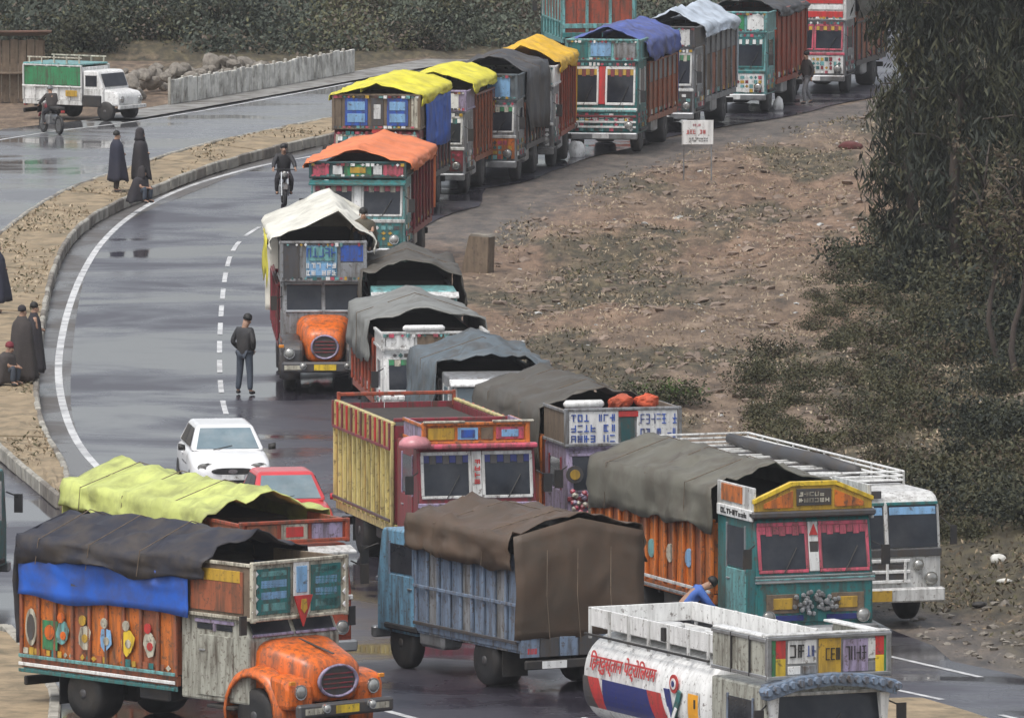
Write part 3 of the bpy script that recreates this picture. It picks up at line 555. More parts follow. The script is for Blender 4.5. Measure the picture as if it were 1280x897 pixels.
def hood_cab(root, W, z0, zt, hood, cabm, trim, pane, fend=None, hs=1.0):
    """bonneted cab: rounded bonnet between bulging fenders, cab with split screen"""
    hl = 1.05
    rings = []
    for (y, hw, zb, ztop) in ((0.0, .46, .78, 1.28), (.05, .56, .72, 1.40), (.25, .62, .70, 1.50), (.6, .72, .70, 1.60), (.95, .84, .70, 1.70), (hl + .1, .88, .70, 1.73)):
        ring = []
        for k in range(20):
            a = 2 * math.pi * k / 20; c, s_ = math.cos(a), math.sin(a); e = .46
            ring.append((hw * hs * math.copysign(abs(c)**e, c), y, (zb + ztop) / 2 + (ztop - zb) / 2 * math.copysign(abs(s_)**e, s_)))
        rings.append(ring)
    part("bonnet", MB().loft(rings), hood, root, smooth=True, bev=0)
    for s in (-1, 1):
        rg = []
        for k in range(13):
            a = math.pi * (1.08 - 1.16 * k / 12); rr = .66
            cy, cz = .95 - rr * -math.cos(a) * -1, .50 + rr * math.sin(a) * 1.02
            cy = .95 + rr * math.cos(a)
            ring = []
            x0, x1 = s * .55, s * (W / 2 + .04)
            for (fx, dr) in ((0, 0), (0, .10), (.5, .13), (.85, .09), (1, .0), (1, -.06), (.9, -.03)):
                ring.append((x0 + (x1 - x0) * fx, cy + dr * math.cos(a), cz + dr * math.sin(a)))
            rg.append(ring)
        part("fender", MB().loft(rg), fend or hood, root, smooth=True)
        part("fender_front", MB().prism([(.0, .62), (-.02, 1.0), (.12, 1.14), (.5, 1.2), (.5, .95), (.28, .62)], min(s * .48, s * (W / 2)), max(s * .48, s * (W / 2)), 'x'), fend or hood, root, bev=.08)
        headlights(root, [s * .80], -.0, .92, .10); B("indicator", root, (s * .98, -.02, 1.08), (.12, .06, .07), amber, .01)
        B("step", root, (s * (W / 2 - .12), 1.7, .55), (.3, .7, .06), under, .01)
    g = part("grille", MB().lathe([(-.03, .36), (.03, .36)], (0, 0, 0), 'y', 22), dgrey, root, (0, -.02, 1.06), smooth=False); g.scale = (1.15 * hs, 1, .72)
    rg = [[(math.cos(2 * math.pi * k / 24) * (.36 + .035 * math.cos(q)), -.035 + .035 * math.sin(q), math.sin(2 * math.pi * k / 24) * (.36 + .035 * math.cos(q))) for q in np.linspace(0, 2 * math.pi, 7)[:-1]] for k in range(25)]
    o = part("grille_ring", MB().loft(rg, False), lilac, g, smooth=True)
    for z in (-.16, -.05, .06, .17): B("grille_bar", g, (0, -.045, z), (.56, .02, .035), maroon, .005)
    B("front_bumper", root, (0, -.22, .62), (W, .14, .24), dgrey, .04)
    for s in (-1, 1): headlights(root, [s * .5], -.32, .66, .06)
    B("number_plate", root, (.0, -.30, .62), (.5, .015, .13), yellow, 0)
    for s in (-1, 1): B("bumper_stripe", root, (s * .72, -.292, .62), (.4, .012, .1), cream, 0)
    w = W - .1; zw = 1.72
    part("cab", MB().prism([(hl, z0), (hl, zw), (hl + .18, zt - .05), (hl + .25, zt), (hl + 1.75, zt), (hl + 1.75, z0)], -w / 2, w / 2, 'x'), cabm, root, bev=.04)
    for s in (-1, 1):
        o = B("windscreen", root, (s * w * .235, hl + .075, (zw + zt) / 2 + .01), (w * .42, .02, (zt - zw) * .82), pane, .004, (-math.atan2(.18, zt - zw), 0, 0))
        B("windscreen_frame", o, (0, -.008, (zt - zw) * .43), (w * .45, .04, .05), trim, .006); B("windscreen_frame", o, (0, -.008, -(zt - zw) * .43), (w * .45, .04, .05), trim, .006)
        d = B("door", root, (s * (w / 2 + .006), hl + .85, (z0 + zw) / 2 + .05), (.03, .9, zw - z0 - .08), cabm, .012); B("handle", d, (s * .025, .32, .25), (.03, .14, .03), steel, .005)
        for q in (0, 1): B("window", root, (s * (w / 2 + .004), hl + .62 + .5 * q, (zw + zt) / 2 - .02), (.02, .4, zt - zw - .24), pane, .004)
        B("window_frame", root, (s * (w / 2 + .012), hl + .87, (zw + zt) / 2 - .02), (.03, .07, zt - zw - .2), trim, .006); B("window_frame", root, (s * (w / 2 + .012), hl + .87, zt - .1), (.03, 1.0, .06), trim, .006)
        part("mirror", MB().box(s * (w / 2 + .2) - .07, s * (w / 2 + .2) + .07, hl - .1, hl - .06, zw + .1, zw + .42).tube([(s * w / 2, hl + .1, zw + .4), (s * (w / 2 + .2), hl - .08, zw + .35)], .014, 5), under, root)
    return hl
def root_at(name, label, cat, px, py, yaw, L, rear=False, group=None):
    p = G(px, py); a = R(yaw)
    if rear: p = p + Vector((math.sin(a), -math.cos(a), 0)) * L
    return thing(name, label, cat, p, yaw, group)
GQ = "lorries queued along the wet road"
def running(root, W, L, ya=1.0, back=1.9, r=.5):
    yr = L - back; chassis(root, W, L, ya, yr, r)
    for s in (-1, 1): wheel(root, s * (W / 2 - .2), ya, r, .27); wheel(root, s * (W / 2 - .32), yr, r, .56, True)
def load_shade_box(root, W, y0, y1, zf, zt, mat=None): B("load_shade_box", root, (0, (y0 + y1) / 2, (zf + zt) / 2), (W - .25, y1 - y0 - .3, zt - zf), mat or dark_in, .1)

# ------------------------------------------------------------------ the lorries
# 1 orange bonneted lorry, lower left
r = root_at("truck", "orange bonneted lorry with painted orange side under blue and black sheets, lower left corner", "truck", 420, 929, 42, 6.9, group=GQ)
W, L = 2.1, 6.9; hl = hood_cab(r, W, .62, 2.06, orange_hi, ivory, lilac, glass)
crown(r, W, hl - .12, hl + 1.72, 2.04, 3.0, cream,
      [(.05, .40, .10, .90, teal), (.62, .93, .10, .90, teal), (.09, .36, .16, .30, teal_l), (.09, .36, .36, .50, skyb), (.09, .36, .56, .70, skyb), (.09, .36, .76, .86, teal_l),
       (.66, .89, .16, .30, teal_l), (.66, .89, .36, .50, skyb), (.66, .89, .56, .70, skyb), (.66, .89, .76, .86, teal_l), (.43, .59, .38, .98, white, "painted_panel", .012), (.455, .565, .44, .9, skyb, "painted_panel", .03)], side=wood)
for s in (-1, 1):
    for k in range(4): B("painted_diamond", r, (s * W * .475, hl - .155, 2.2 + .21 * k), (.1, .02, .1), white, .004, (0, R(45), 0))
part("red_pennant", MB().prism([(-.2, 2.42), (.2, 2.42), (.0, 1.9)], hl - .24, hl - .21, 'y'), red, r)
part("pennant_mark", MB().prism([(-.05, 2.36), (.05, 2.36), (.07, 2.2), (0, 2.12), (-.07, 2.2)], hl - .255, hl - .24, 'y'), gold, r)
B("painted_panel", r, (-W / 2 - .012, hl + .75, 2.5), (.02, 1.35, .7), rust, .006); B("painted_panel", r, (-W / 2 - .02, hl + .75, 2.76), (.02, 1.2, .2), gold, .006)
cargo_body(r, W, 2.85, 6.9, .97, 2.05, [(.70, .985, teal_l), (.985, 2.05, [orange, rust, orange, orange])], rust, 9, [(1.0, teal_l), (.86, white), (.75, teal)], tail=rust)
tarp(r, W, 2.9, 6.9, 2.62, 3.05, 3.42, t_navy, .12, 1, rear=1.2, ropes=3, drop_mat=t_blue, drop2=2.0, front_over=.9, wr=1.2)
load_shade_box(r, W, 2.9, 6.8, 1.0, 2.9)
X0 = -W / 2 - .047
for k, (mt, mt2) in enumerate([(cream, red), (yellow, cream), (skyb, cream), (cream, gold), (teal_l, orange_hi)]):
    y = 3.5 + k * .57; q_ = random.Random(60 + k)
    part("painted_figure", MB().prism([(y + .17 * (1 + .3 * q_.random()) * math.cos(a) * (.6 + .5 * q_.random()), 1.45 + .24 * math.sin(a) * (.7 + .4 * q_.random())) for a in np.linspace(0, 2 * math.pi, 10)[:-1]], X0 - .008, X0, 'x'), mt, r)
    disc(r, "painted_dot", (X0 - .008, y + .04, 1.72), .09, mt2, 'x', .02, 10); disc(r, "painted_dot", (X0 - .01, y - .02, 1.42), .075, mt2, 'x', .02, 8)
part("painted_medallion", MB().lathe([(-.006, .2), (.006, .2)], (0, 0, 0), 'x', 16), cream, r, (X0, 6.62, 1.5)).scale = (1, .75, 1.6)
part("painted_medallion", MB().lathe([(-.006, .14), (.006, .14)], (0, 0, 0), 'x', 16), dgrey, r, (X0 - .008, 6.62, 1.5)).scale = (1, .75, 1.6)
B("painted_square", r, (X0, 6.12, 1.4), (.012, .4, .5), green, .003); disc(r, "painted_dot", (X0 - .01, 6.12, 1.45), .13, orange_hi, 'x', .02, 12)
mosaic(r, 2.95, 6.85, 1.02, 1.16, X0 + .012, 26, 1, [teal, cream, rust, gold], 61, axis=-1)
B("patch", r, (-W / 2 - .075, 5.25, 2.28), (.015, .55, .3), dgrey, .006)
B("bonnet_strip", r, (0, .5, 1.595), (.05, .9, .02), dgrey, .004, (R(12), 0, 0))
running(r, W, L, .95, 1.55, .46)

# 2 blue grey lorry seen from behind
r = root_at("truck", "blue grey lorry seen from behind under brown canvas, its roped flap covering the rear", "truck", 722, 863, 208, 5.4, True)
W, L = 2.3, 5.4
flat_cab(r, W, 1.5, .62, 1.6, 2.45, lblue, lblue, gblue, glass, door=lblue)
part("roof_dome", MB().loft([[(W * .40 * f * math.cos(a), .75 + .6 * f * math.sin(a), 2.45 + h) for a in np.linspace(0, 2 * math.pi, 15)[:-1]] for f, h in ((1, 0), (.97, .12), (.8, .22), (.4, .28), (.05, .3))]), lblue, r, smooth=True)
cargo_body(r, W, 1.6, 5.4, .92, 2.35, [(.70, 2.35, [gblue, grey, gblue])], gblue, 9, [(1.55, gblue), (.9, dgrey)], tail=gblue)
for i in range(6): B("rear_panel", r, (-W / 2 + W / 6 * (i + .5), 5.43, .80), (W / 6 - .015, .05, .34), gblue if i % 2 else dgrey, .008)
tarp(r, W, 1.65, 5.4, 2.18, 2.76, 3.04, t_brown, .13, 2, rear=.92, ropes=2, front_over=.25, wr=1.25); load_shade_box(r, W, 1.7, 5.3, 1, 2.6)
for q in (-.55, .1, .7): part("rope", MB().tube([(q, 5.6, 2.5), (q + .05, 5.68, 1.7), (q - .04, 5.62, .95)], .009, 5), wood, r)
running(r, W, L, .85, 1.35, .46)

# 3 teal fronted lorry
r = root_at("truck", "teal fronted lorry with red framed split windscreen, yellow peaked name board and orange slatted side", "truck", 1018, 824, 20, 8.1, group=GQ)
W, L = 2.3, 8.1
cp = B  # the middle panel carries a small white arch
flat_cab(r, W, 1.9, .58, 1.52, 2.58, teal, teal, steel, glass, center=offw, frame=pink, door=teal_l, curtain=[pink])
for s, a in ((-1, -.62), (1, .62)):
    B("painted_panel", r, (a, -.03, 1.02), (.62, .03, .34), wood, .006); B("painted_panel", r, (a * 1.0, -.045, 1.02), (.36, .03, .2), gold, .006); B("painted_panel", r, (a, -.03, .76), (.8, .03, .1), navy, .006)
gb = MB(); rg = random.Random(4)
for k in range(46):
    a = rg.uniform(0, 6.28); q = rg.random()**.5; c = (math.cos(a) * .46 * q, -.07 - .05 * rg.random(), 1.03 + math.sin(a) * .2 * q); gb.lathe([(-.045, .012), (-.02, .045), (.02, .045), (.045, .012)], c, 'z', 6)
part("garland", gb, steel, r)
part("pillar_mark", MB().prism([(-.08, 2.22), (.08, 2.22), (0, 2.42)], .055, .08, 'y'), red, r); B("pillar_mark", r, (0, .04, 1.98), (.16, .03, .26), dgrey, .004)
for k in range(3): B("chrome_strip", r, (0, -.04, 1.40 + .055 * k), (W - .02, .03, .03), chrome if k != 1 else teal_l, .006)
headlights(r, (-.9, .9), -.05, .78, .1); B("roof_edge", r, (0, .10, 2.6), (W + .05, .22, .12), dgrey, .03)
part("crown_board", MB().prism([(-1.12, 2.66), (1.12, 2.66), (1.12, 2.84), (.42, 3.12), (-.42, 3.12), (-1.12, 2.84)], .06, .12, 'y'), gold, r, bev=.012)
part("crown_edge", MB().prism([(-1.14, 2.80), (-.42, 3.10), (.42, 3.10), (1.14, 2.80), (1.14, 2.88), (.43, 3.18), (-.43, 3.18), (-1.14, 2.88)], .03, .14, 'y'), yellow, r, bev=.008)
part("crown_panel", MB().prism([(-.95, 2.72), (-.4, 2.72), (-.4, 3.02), (-.95, 2.8)], .035, .06, 'y'), orange, r)
part("crown_panel", MB().prism([(.95, 2.72), (.95, 2.8), (.4, 3.02), (.4, 2.72)], .035, .06, 'y'), orange, r)
B("name_board", r, (0, .045, 2.90), (.66, .03, .3), dgrey, .006); scrawl(r, "board_lettering", -.3, .3, 2.79, 3.01, .028, cream, 6, 2, seed=5)
for s in (-1, 1):
    B("crown_side", r, (s * (W / 2 - .05), 1.0, 2.86), (.05, 1.8, .44), offw, .01); B("painted_panel", r, (s * (W / 2 - .02), 1.15, 2.9), (.03, 1.0, .3), orange, .006)
    B("side_board", r, (s * (W / 2 + .0), .95, 2.58), (.05, 1.7, .2), white, .01); scrawl(r, "side_lettering", .3, 1.6, 2.51, 2.65, s * (W / 2 + .027), black, 9, 1, axis=s, seed=9)
cargo_body(r, W, 2.0, 8.1, 1.0, 2.3, [(1.0, 2.3, [orange, rust, orange])], orange, 13, [(1.05, offw), (.9, grey)], tail=orange, stake_d=.07)
for k in range(5): disc(r, "painted_medallion", (-W / 2 - .015, 3.2 + k * .95, 1.55), .17, [skyb, cream, teal_l][k % 3], 'x', .03, 12)
tarp(r, W, 2.05, 8.1, 2.12, 2.95, 3.32, t_green, .09, 3, rear=1.4, ropes=3, front_over=.15); load_shade_box(r, W, 2.2, 8, 1.05, 2.75)
running(r, W, L, 1.0, 2.0)

# 4 maroon and cream open lorry
r = root_at("truck", "maroon lorry with open empty body, tall cream ribbed sides and dark windscreens", "truck", 597, 727, 13, 7.2, group=GQ)
W, L = 2.35, 7.2
flat_cab(r, W, 1.9, .58, 1.55, 2.6, maroon, maroon, lilac, glass, center=offw, frame=offw, curtain=[navy, dgrey])
scrawl(r, "pillar_lettering", -.07, .07, 1.85, 2.35, .01, red, 1, 4, seed=3)
part("lamp_hood", MB().loft([[(-W / 2 - .02 + .32 * f * math.cos(a), .1 + .3 * f * math.sin(a), 2.58 + h) for a in np.linspace(0, 2 * math.pi, 13)[:-1]] for f, h in ((1, 0), (.95, .1), (.7, .18), (.1, .22))]), M("pink enamel", (.62, .25, .28), .3), r, smooth=True)
B("roof_edge", r, (0, .08, 2.58), (W, .2, .1), pink, .03)
crown(r, W * .88, .16, 1.8, 2.62, 3.0, orange, [(.05, .30, .2, .8, gold), (.33, .52, .2, .8, skyb), (.36, .49, .3, .7, blue, "painted_panel", .012), (.55, .66, .2, .8, wood), (.69, .95, .2, .8, pink), (.74, .9, .32, .68, skyb, "painted_panel", .012)], side=lilac)
for x in (-.62, .72): B("roof_light_strip", r, (x, .13, 3.04), (.8, .1, .04), cream, .01)
cargo_body(r, W, 2.05, 7.2, .92, 2.82, [(.92, 2.36, [ribyel, ribyel, gold]), (2.38, 2.82, maroon)], ribyel, 12, [(2.37, maroon), (1.0, dgrey)], tail=maroon, stake_d=.075)
for s in (-1, 1):
    for k in range(13): B("maroon_post", r, (s * (W / 2 + .085), 2.05 + (7.2 - 2.05) / 12 * k, 2.62), (.04, .075, .5), red if k % 2 else maroon, .01)
B("load_shade_box", r, (0, 4.62, 1.86), (2.2, 5.0, 1.7), dark_in, .1)  # no cargo here: added dark block paints shade inside the empty body
B("cross_bar", r, (0, 2.06, 2.92), (W, .07, .07), maroon); B("cross_bar", r, (0, 7.15, 2.98), (W, .07, .07), brick)
for s in (-1, 1): B("rear_post", r, (s * W * .49, 7.15, 2.88), (.07, .07, .3), brick)
headlights(r, (-.9, .9), -.05, .85); running(r, W, L, 1.0, 1.9)

# 5 lorry with the blue and white banner
r = root_at("truck", "lorry under grey canvas with a blue lettered white banner and red cloths over its cab", "truck", 780, 704, 14, 7, group=GQ)
W, L = 2.3, 7
flat_cab(r, W, 1.8, .58, 1.35, 2.25, lilac, lilac, maroon, glass, center=gold, frame=lilac)
crown(r, W, .1, 1.75, 2.28, 2.98, grey, [(.02, .46, .04, .96, white), (.62, .98, .06, .96, white), (.48, .60, .06, .96, teal_d), (.46, .63, .78, .94, red, "painted_panel", .012)], side=wood)
scrawl(r, "banner_lettering", -1.05, -.15, 2.32, 2.92, .068, blue, 7, 3, seed=11); scrawl(r, "banner_lettering", .33, 1.08, 2.36, 2.92, .068, blue, 7, 2, seed=12)
part("roof_light", MB().lathe([(-.4, .03), (-.35, .08), (.35, .08), (.4, .03)], (-.75, .2, 3.08), 'x', 10), white, r, smooth=True)
gm = MB(); rg = random.Random(9)
for k in range(70):
    c = (rg.uniform(-1.05, .4), -.06 - .05 * rg.random(), rg.uniform(.75, 1.5)); gm.m = rg.randrange(3); gm.lathe([(-.05, .01), (-.02, .055), (.02, .055), (.05, .01)], c, 'y', 6)
part("garland", gm, [pink, cream, lilac], r)
disc(r, "round_badge", (-1.0, -.08, 1.75), .17, dgrey, 'y', .05, 16); disc(r, "round_badge", (-1.0, -.11, 1.75), .1, gold, 'y', .02, 12)
cargo_body(r, W, 1.9, 7, 1.0, 2.3, [(1.0, 2.3, brick)], orange, 8, [], tail=brick)
tarp(r, W, 1.95, 7, 1.75, 2.88, 3.25, t_dark, .07, 5, rear=1.3, ropes=2, front_over=.12, skew=.1); load_shade_box(r, W, 2, 6.9, 1, 2.8)
running(r, W, L); headlights(r, (-.85, .85), -.06, .8)
for x in (.0, .55):
    b_ = bmesh.new(); bmesh.ops.create_icosphere(b_, subdivisions=3, radius=1)
    for v in b_.verts: v.co *= .55 + .8 * float(fbm(v.co.x * 2 + 7 + x * 9, v.co.y * 2 + v.co.z * 1.7 + 9, 5, 3)); v.co = Vector((v.co.x * .24, v.co.y * .2, v.co.z * .17))
    m_ = bpy.data.meshes.new("red_cloth"); b_.to_mesh(m_); b_.free(); m_.materials.append(M("red orange cloth", (.6, .1, .04), .8, .3, 5, .4, crease=.4)); o = link(bpy.data.objects.new("red_cloth", m_), r); o.location = (x, .35, 3.08)

def queue_truck(label, px, py, yaw, W, L, cabm, lower, trim, zt, cz, frame, panels, side, tp, tz, drop=1.9, zs=2.2, seed=0, nb=6, stake=None, rear=None, pane=glass, visor=None, bonnet=None, center=None, D=1.8, tail=None, ropes=1, side_c=None, sheet=None, rails=(), roundness=0, skew=0, front_over=.25, wr=1.0, over=.08, zw=None, dec=None):
    r = root_at("truck", label, "truck", px, py, yaw, L, group=GQ)
    if bonnet:
        hl = hood_cab(r, W, .62, zt, bonnet, cabm, trim, pane, dgrey, .72); y0 = hl + 1.85; cy = hl - .1
    else:
        flat_cab(r, W, D, .58, zw or 1.4, zt, cabm, lower, trim, pane, center=center, visor=visor, curtain=random.Random(seed).choice([[pink, cream], [gold, maroon], [green, cream], [white, teal]]) if pane is glass else None); y0 = D + .12; cy = .12; headlights(r, (-W * .38, W * .38), -.05, .85, .1)
    if cz: crown(r, W, cy, y0 - .1, zt + .03, cz, frame, panels, side_c)
    cargo_body(r, W, y0, L, 1.0, zs, side, stake or dgrey, nb, rails, tail=tail)
    pal = dec or [white, teal_l, maroon, gold, dgrey, teal, pink]
    if not bonnet:
        mosaic(r, -W * .44, W * .44, .66, 1.22, -.03, 13, 4, pal, seed + 100); mosaic(r, -W * .46, W * .46, zt - .14, zt - .02, .11, 17, 1, pal, seed + 120, th=.03)
    if cz: mosaic(r, -W * .49, W * .49, cz - .10, cz - .01, cy - .055, 19, 1, pal, seed + 140); mosaic(r, -W * .49, W * .49, zt + .05, zt + .13, cy - .055, 19, 1, pal, seed + 160)
    for s in (-1, 1): mosaic(r, y0 + .1, L - .1, 1.02, 1.2, s * (W / 2 + .002), 24, 1, pal, seed + 180 + s, axis=s); mosaic(r, .1, D - .1, .75, 1.25, s * (W / 2 + .0), 7, 3, pal, seed + 190 + s, axis=s)
    e, rd = tz
    if sheet: tarp(r, W, y0, L, drop, e, rd, tp, over, seed, rear=1.2, ropes=ropes, front_over=front_over, drop_mat=sheet, drop2=1.7, roundness=roundness, skew=skew, wr=wr)
    else: tarp(r, W, y0, L, drop, e, rd, tp, over, seed, rear=1.2, ropes=ropes, front_over=front_over, roundness=roundness, skew=skew, wr=wr)
    load_shade_box(r, W, y0 + .1, L - .1, 1.05, e - .2); running(r, W, L)
    return r
r = queue_truck("slate roofed lorry with white visor and pale windscreen, just left of the banner lorry", 630, 620, 7, 2.2, 6.6, grey, dgrey, offw, 2.42, None, None, [], [(1, 2.2, dgrey)], t_slate, (2.5, 2.88), 1.2, seed=6, pane=glass_p, visor=white, wr=1.6, rails=[(1.2, grey)], skew=.1)
r = queue_truck("grey ridged tarpaulin lorry with brick red lower side and white framed windscreen", 545, 562, 6, 2.3, 6.8, white, offw, white, 2.1, 2.5, offw, [(.04, .30, .1, .9, white), (.33, .66, .1, .9, wood), (.7, .96, .1, .9, white)], [(1, 2.2, brick)], t_grey, (2.62, 2.98), 1.72, seed=7, stake=brick, zw=1.2, wr=.7, over=.1, front_over=.2)
part("roof_light", MB().lathe([(-.45, .03), (-.4, .07), (.4, .07), (.45, .03)], (-.25, .1, 2.6), 'x', 10), white, r, smooth=True)
ym = MB(); rg = random.Random(3)
for k in range(14): ym.lathe([(-.05, .01), (0, .07), (.05, .01)], (.15 + rg.uniform(-.28, .28), -.08, 1.22 + rg.uniform(-.07, .1)), 'z', 6)
part("yellow_garland", ym, yellow, r)
queue_truck("dark canvas lorry half hidden behind the grey ridged tarpaulin lorry, beside a white roofed one", 519, 500, 3, 1.95, 6, teal_l, grey, steel, 2.45, None, None, [], [(1, 2.2, maroon)], t_dark, (2.72, 3.08), 1.9, seed=8, visor=offw, pane=glass_p, center=cream, over=.14, front_over=.5, rails=[(1.3, red)])
r = queue_truck("white tarpaulin lorry with orange bonnet and yellow side sheet, nearest the man on foot", 406, 492, 2.6, 1.95, 8.5, grey, grey, steel, 2.45, 3.36, grey, [(.02, .22, .06, .94, dgrey), (.30, .66, .08, .92, lblue), (.33, .63, .14, .44, skyb, "painted_panel", .012), (.33, .63, .52, .88, teal_l, "painted_panel", .012), (.7, .98, .5, .92, blue), (.7, .98, .06, .46, grey)], [(1, 2.3, maroon)], t_white, (3.4, 4.05), 3.12, seed=9, stake=maroon, bonnet=orange_hi, ropes=0, front_over=1.5, wr=.8, over=.18, skew=.35)
scrawl(r, "panel_lettering", -.4, .3, 2.58, 2.92, .90, white, 6, 2, seed=21); scrawl(r, "panel_lettering", -.4, .3, 2.98, 3.28, .90, blue, 5, 1, seed=22)
ws = MB()
P = [[(-1.20 - .07 * float(vnoise(y * 2, z * 3, 4)), y, z) for z in np.linspace(2.3 + .15 * math.sin(y * 2), 3.3, 6)] for y in np.linspace(2.7, 6.5, 18)]
part("side_sheet", ws.grid(P), t_yel, r, smooth=True, solid=.012, fix=False)
TL = [(.03, .2, .15, .85, pink), (.36, .64, .1, .9, green), (.76, .97, .15, .85, pink), (.24, .34, .2, .8, white), (.66, .75, .2, .8, white), (.42, .58, .3, .7, gold, "painted_panel", .012)]
r = queue_truck("teal lorry under a vivid orange tarpaulin with dark red side", 447, 340, -5, 2.5, 7, teal_l, teal, offw, 2.40, 2.82, teal_d, TL, [(1, 2.4, [maroon, brick])], t_ora, (2.84, 3.2), 2.62, seed=10, stake=maroon, visor=teal, center=white, ropes=0, zs=2.5, front_over=1.9, wr=.7, over=.12)
BL = [(.02, .10, .04, .96, wood), (.14, .40, .1, .9, blue), (.17, .37, .2, .45, skyb, "painted_panel", .012), (.17, .37, .55, .8, skyb, "painted_panel", .012), (.44, .58, .1, .9, dgrey), (.47, .55, .3, .72, offw, "painted_panel", .012), (.62, .86, .1, .9, blue), (.65, .83, .2, .45, skyb, "painted_panel", .012), (.65, .83, .55, .8, skyb, "painted_panel", .012), (.9, .98, .04, .96, cream), (.45, .57, -.12, .08, red, "painted_panel", .02)]
queue_truck("lorry with two blue picture panels under a yellow tarpaulin and bright blue side sheet", 470, 268, -7, 2.45, 6.2, maroon, teal, cream, 2.32, 3.3, wood, BL, [(1, 2.2, maroon)], t_yel, (3.32, 3.66), 3.1, seed=11, sheet=t_blue, ropes=0, front_over=1.9, wr=.7, over=.06)
queue_truck("lorry with rust orange side under the second flatter yellow tarpaulin", 536, 244, -8, 2.1, 5.6, grey, maroon, offw, 2.35, 2.95, lilac, [(.1, .45, .1, .9, pink), (.55, .9, .1, .9, white)], [(1, 2.6, rust)], t_yel, (3.12, 3.5), 2.9, seed=12, ropes=0, zs=2.7, front_over=1.0, wr=.7, roundness=.5, stake=rust)
queue_truck("charcoal sheeted lorry with rust orange cab corner between yellow and amber roofed lorries", 600, 228, -8, 2.15, 6.0, grey, orange, offw, 2.35, 3.1, t_slate, [(.1, .45, .1, .9, grey), (.55, .9, .1, .9, skyb)], [(1, 2.2, rust)], t_char, (3.15, 3.5), 1.35, seed=13, roundness=.6)
queue_truck("amber orange roofed lorry with dark red brown side", 646, 211, -6, 2.2, 6.0, grey, dgrey, white, 2.4, 3.0, white, [(.06, .3, .06, .94, white), (.7, .94, .06, .94, white), (.35, .65, .1, .9, dgrey)], [(1, 2.9, [brick, rust])], t_amb, (3.1, 3.62), 2.82, seed=14, zs=2.95, ropes=0, front_over=.9, wr=.9, stake=brick)
r = queue_truck("far teal lorry with banded front and violet blue tarpaulin, left of the white sign", 752, 192, -10, 2.2, 7.2, teal, teal, white, 2.75, 3.4, teal_l, [(.04, .30, .1, .9, teal), (.34, .62, .2, .9, skyb), (.66, .96, .1, .9, grey)], [(1.05, 2.0, rust), (2.0, 2.6, grey)], t_vio, (3.3, 3.72), 2.75, seed=15, zs=2.6, ropes=0, center=red, front_over=.8, roundness=.5, stake=rust)
for z, mt in ((.95, white), (1.12, maroon), (1.28, teal_l), (.8, white)): B("front_band", r, (0, -.045, z), (2.1, .03, .06), mt, .006)
scrawl(r, "front_lettering", -.9, .9, .98, 1.10, -.03, white, 9, 1, seed=31)
queue_truck("far grey and white lorry with pale ridged tarpaulin and brown side, behind the white sign", 828, 166, -11, 2.0, 7.4, grey, dgrey, offw, 2.6, 3.25, dgrey, [(.08, .42, .1, .9, grey), (.55, .92, .1, .9, offw)], [(1.05, 2.3, [wood, rust]), (2.3, 3.1, grey)], t_ltblue, (3.2, 3.72), 2.85, seed=16, zs=3.1, ropes=0, front_over=.6, stake=grey)
queue_truck("far lorry with pale teal and white banded cab and brown box body", 917, 142, -11, 2.1, 7.4, teal_l, white, teal, 2.55, 3.2, teal_l, [(.05, .3, .1, .9, white), (.35, .65, .1, .9, green), (.7, .95, .1, .9, white)], [(1.1, 3.1, brick)], t_char, (3.2, 3.6), 2.95, seed=17, zs=3.15, ropes=0, roundness=.5, stake=brick, center=white)
queue_truck("farthest lorry in the queue with red and white banded front beside the dark trees", 1017, 118, -12, 2.1, 7.4, grey, offw, pink, 2.4, 3.2, offw, [(.05, .95, .08, .35, red), (.05, .95, .42, .62, white), (.05, .95, .68, .92, red)], [(1.0, 2.6, rust)], t_dark, (3.2, 3.5), 2.4, seed=18, ropes=0)
# lorry far off on the other carriageway, tail towards us
r = root_at("truck", "far off teal framed lorry with red tail boards at the top edge", "truck", 748, 82, 188, 6, True)
flat_cab(r, 2.3, 1.8, .58, 1.4, 2.5, teal, teal, offw, glass)
cargo_body(r, 2.5, 1.9, 6, .95, 3.2, [(.95, 1.5, teal), (1.5, 3.2, brick)], teal_l, 6, [(1.5, teal_l), (3.0, teal_l)], tail=brick)
for x in (-1.2, -.4, .4, 1.2): B("rear_post", r, (x, 6.05, 2.1), (.1, .08, 2.4), teal_l, .01)
for z in (1.05, 1.35, 3.1): B("rear_band", r, (0, 6.07, z), (2.5, .06, .16), teal_l if z > 1.1 else teal, .01)
running(r, 2.4, 6)
# lorry with the lime sheet behind the orange one
r = root_at("truck", "lorry under a lime green tarpaulin with red brown cab, beside the white hatchback", "truck", 374, 846, 26, 7.6)
W, L = 2.1, 7.6
flat_cab(r, W, 1.9, .58, 1.45, 2.3, brick, brick, offw, glass, center=cream, visor=offw, frame=lilac)
crown(r, W, .2, 1.85, 2.36, 2.72, brick, [(.06, .34, .12, .88, rust), (.38, .62, .12, .88, cream), (.42, .58, .25, .75, red, "painted_panel", .012), (.66, .94, .12, .88, lilac)], side=rust)
cargo_body(r, W, 2.0, 7.6, 1.0, 2.2, [(1.0, 2.2, wood)], rust, 8, [], tail=wood)
tarp(r, W, 2.05, 7.6, 2.35, 2.83, 3.18, t_lime, .12, 20, rear=1.3, ropes=3, front_over=.75, wr=1.1, sag=.07); load_shade_box(r, W, 2.1, 7.5, 1, 2.6); running(r, W, L); headlights(r, (-.8, .8), -.05, .85)
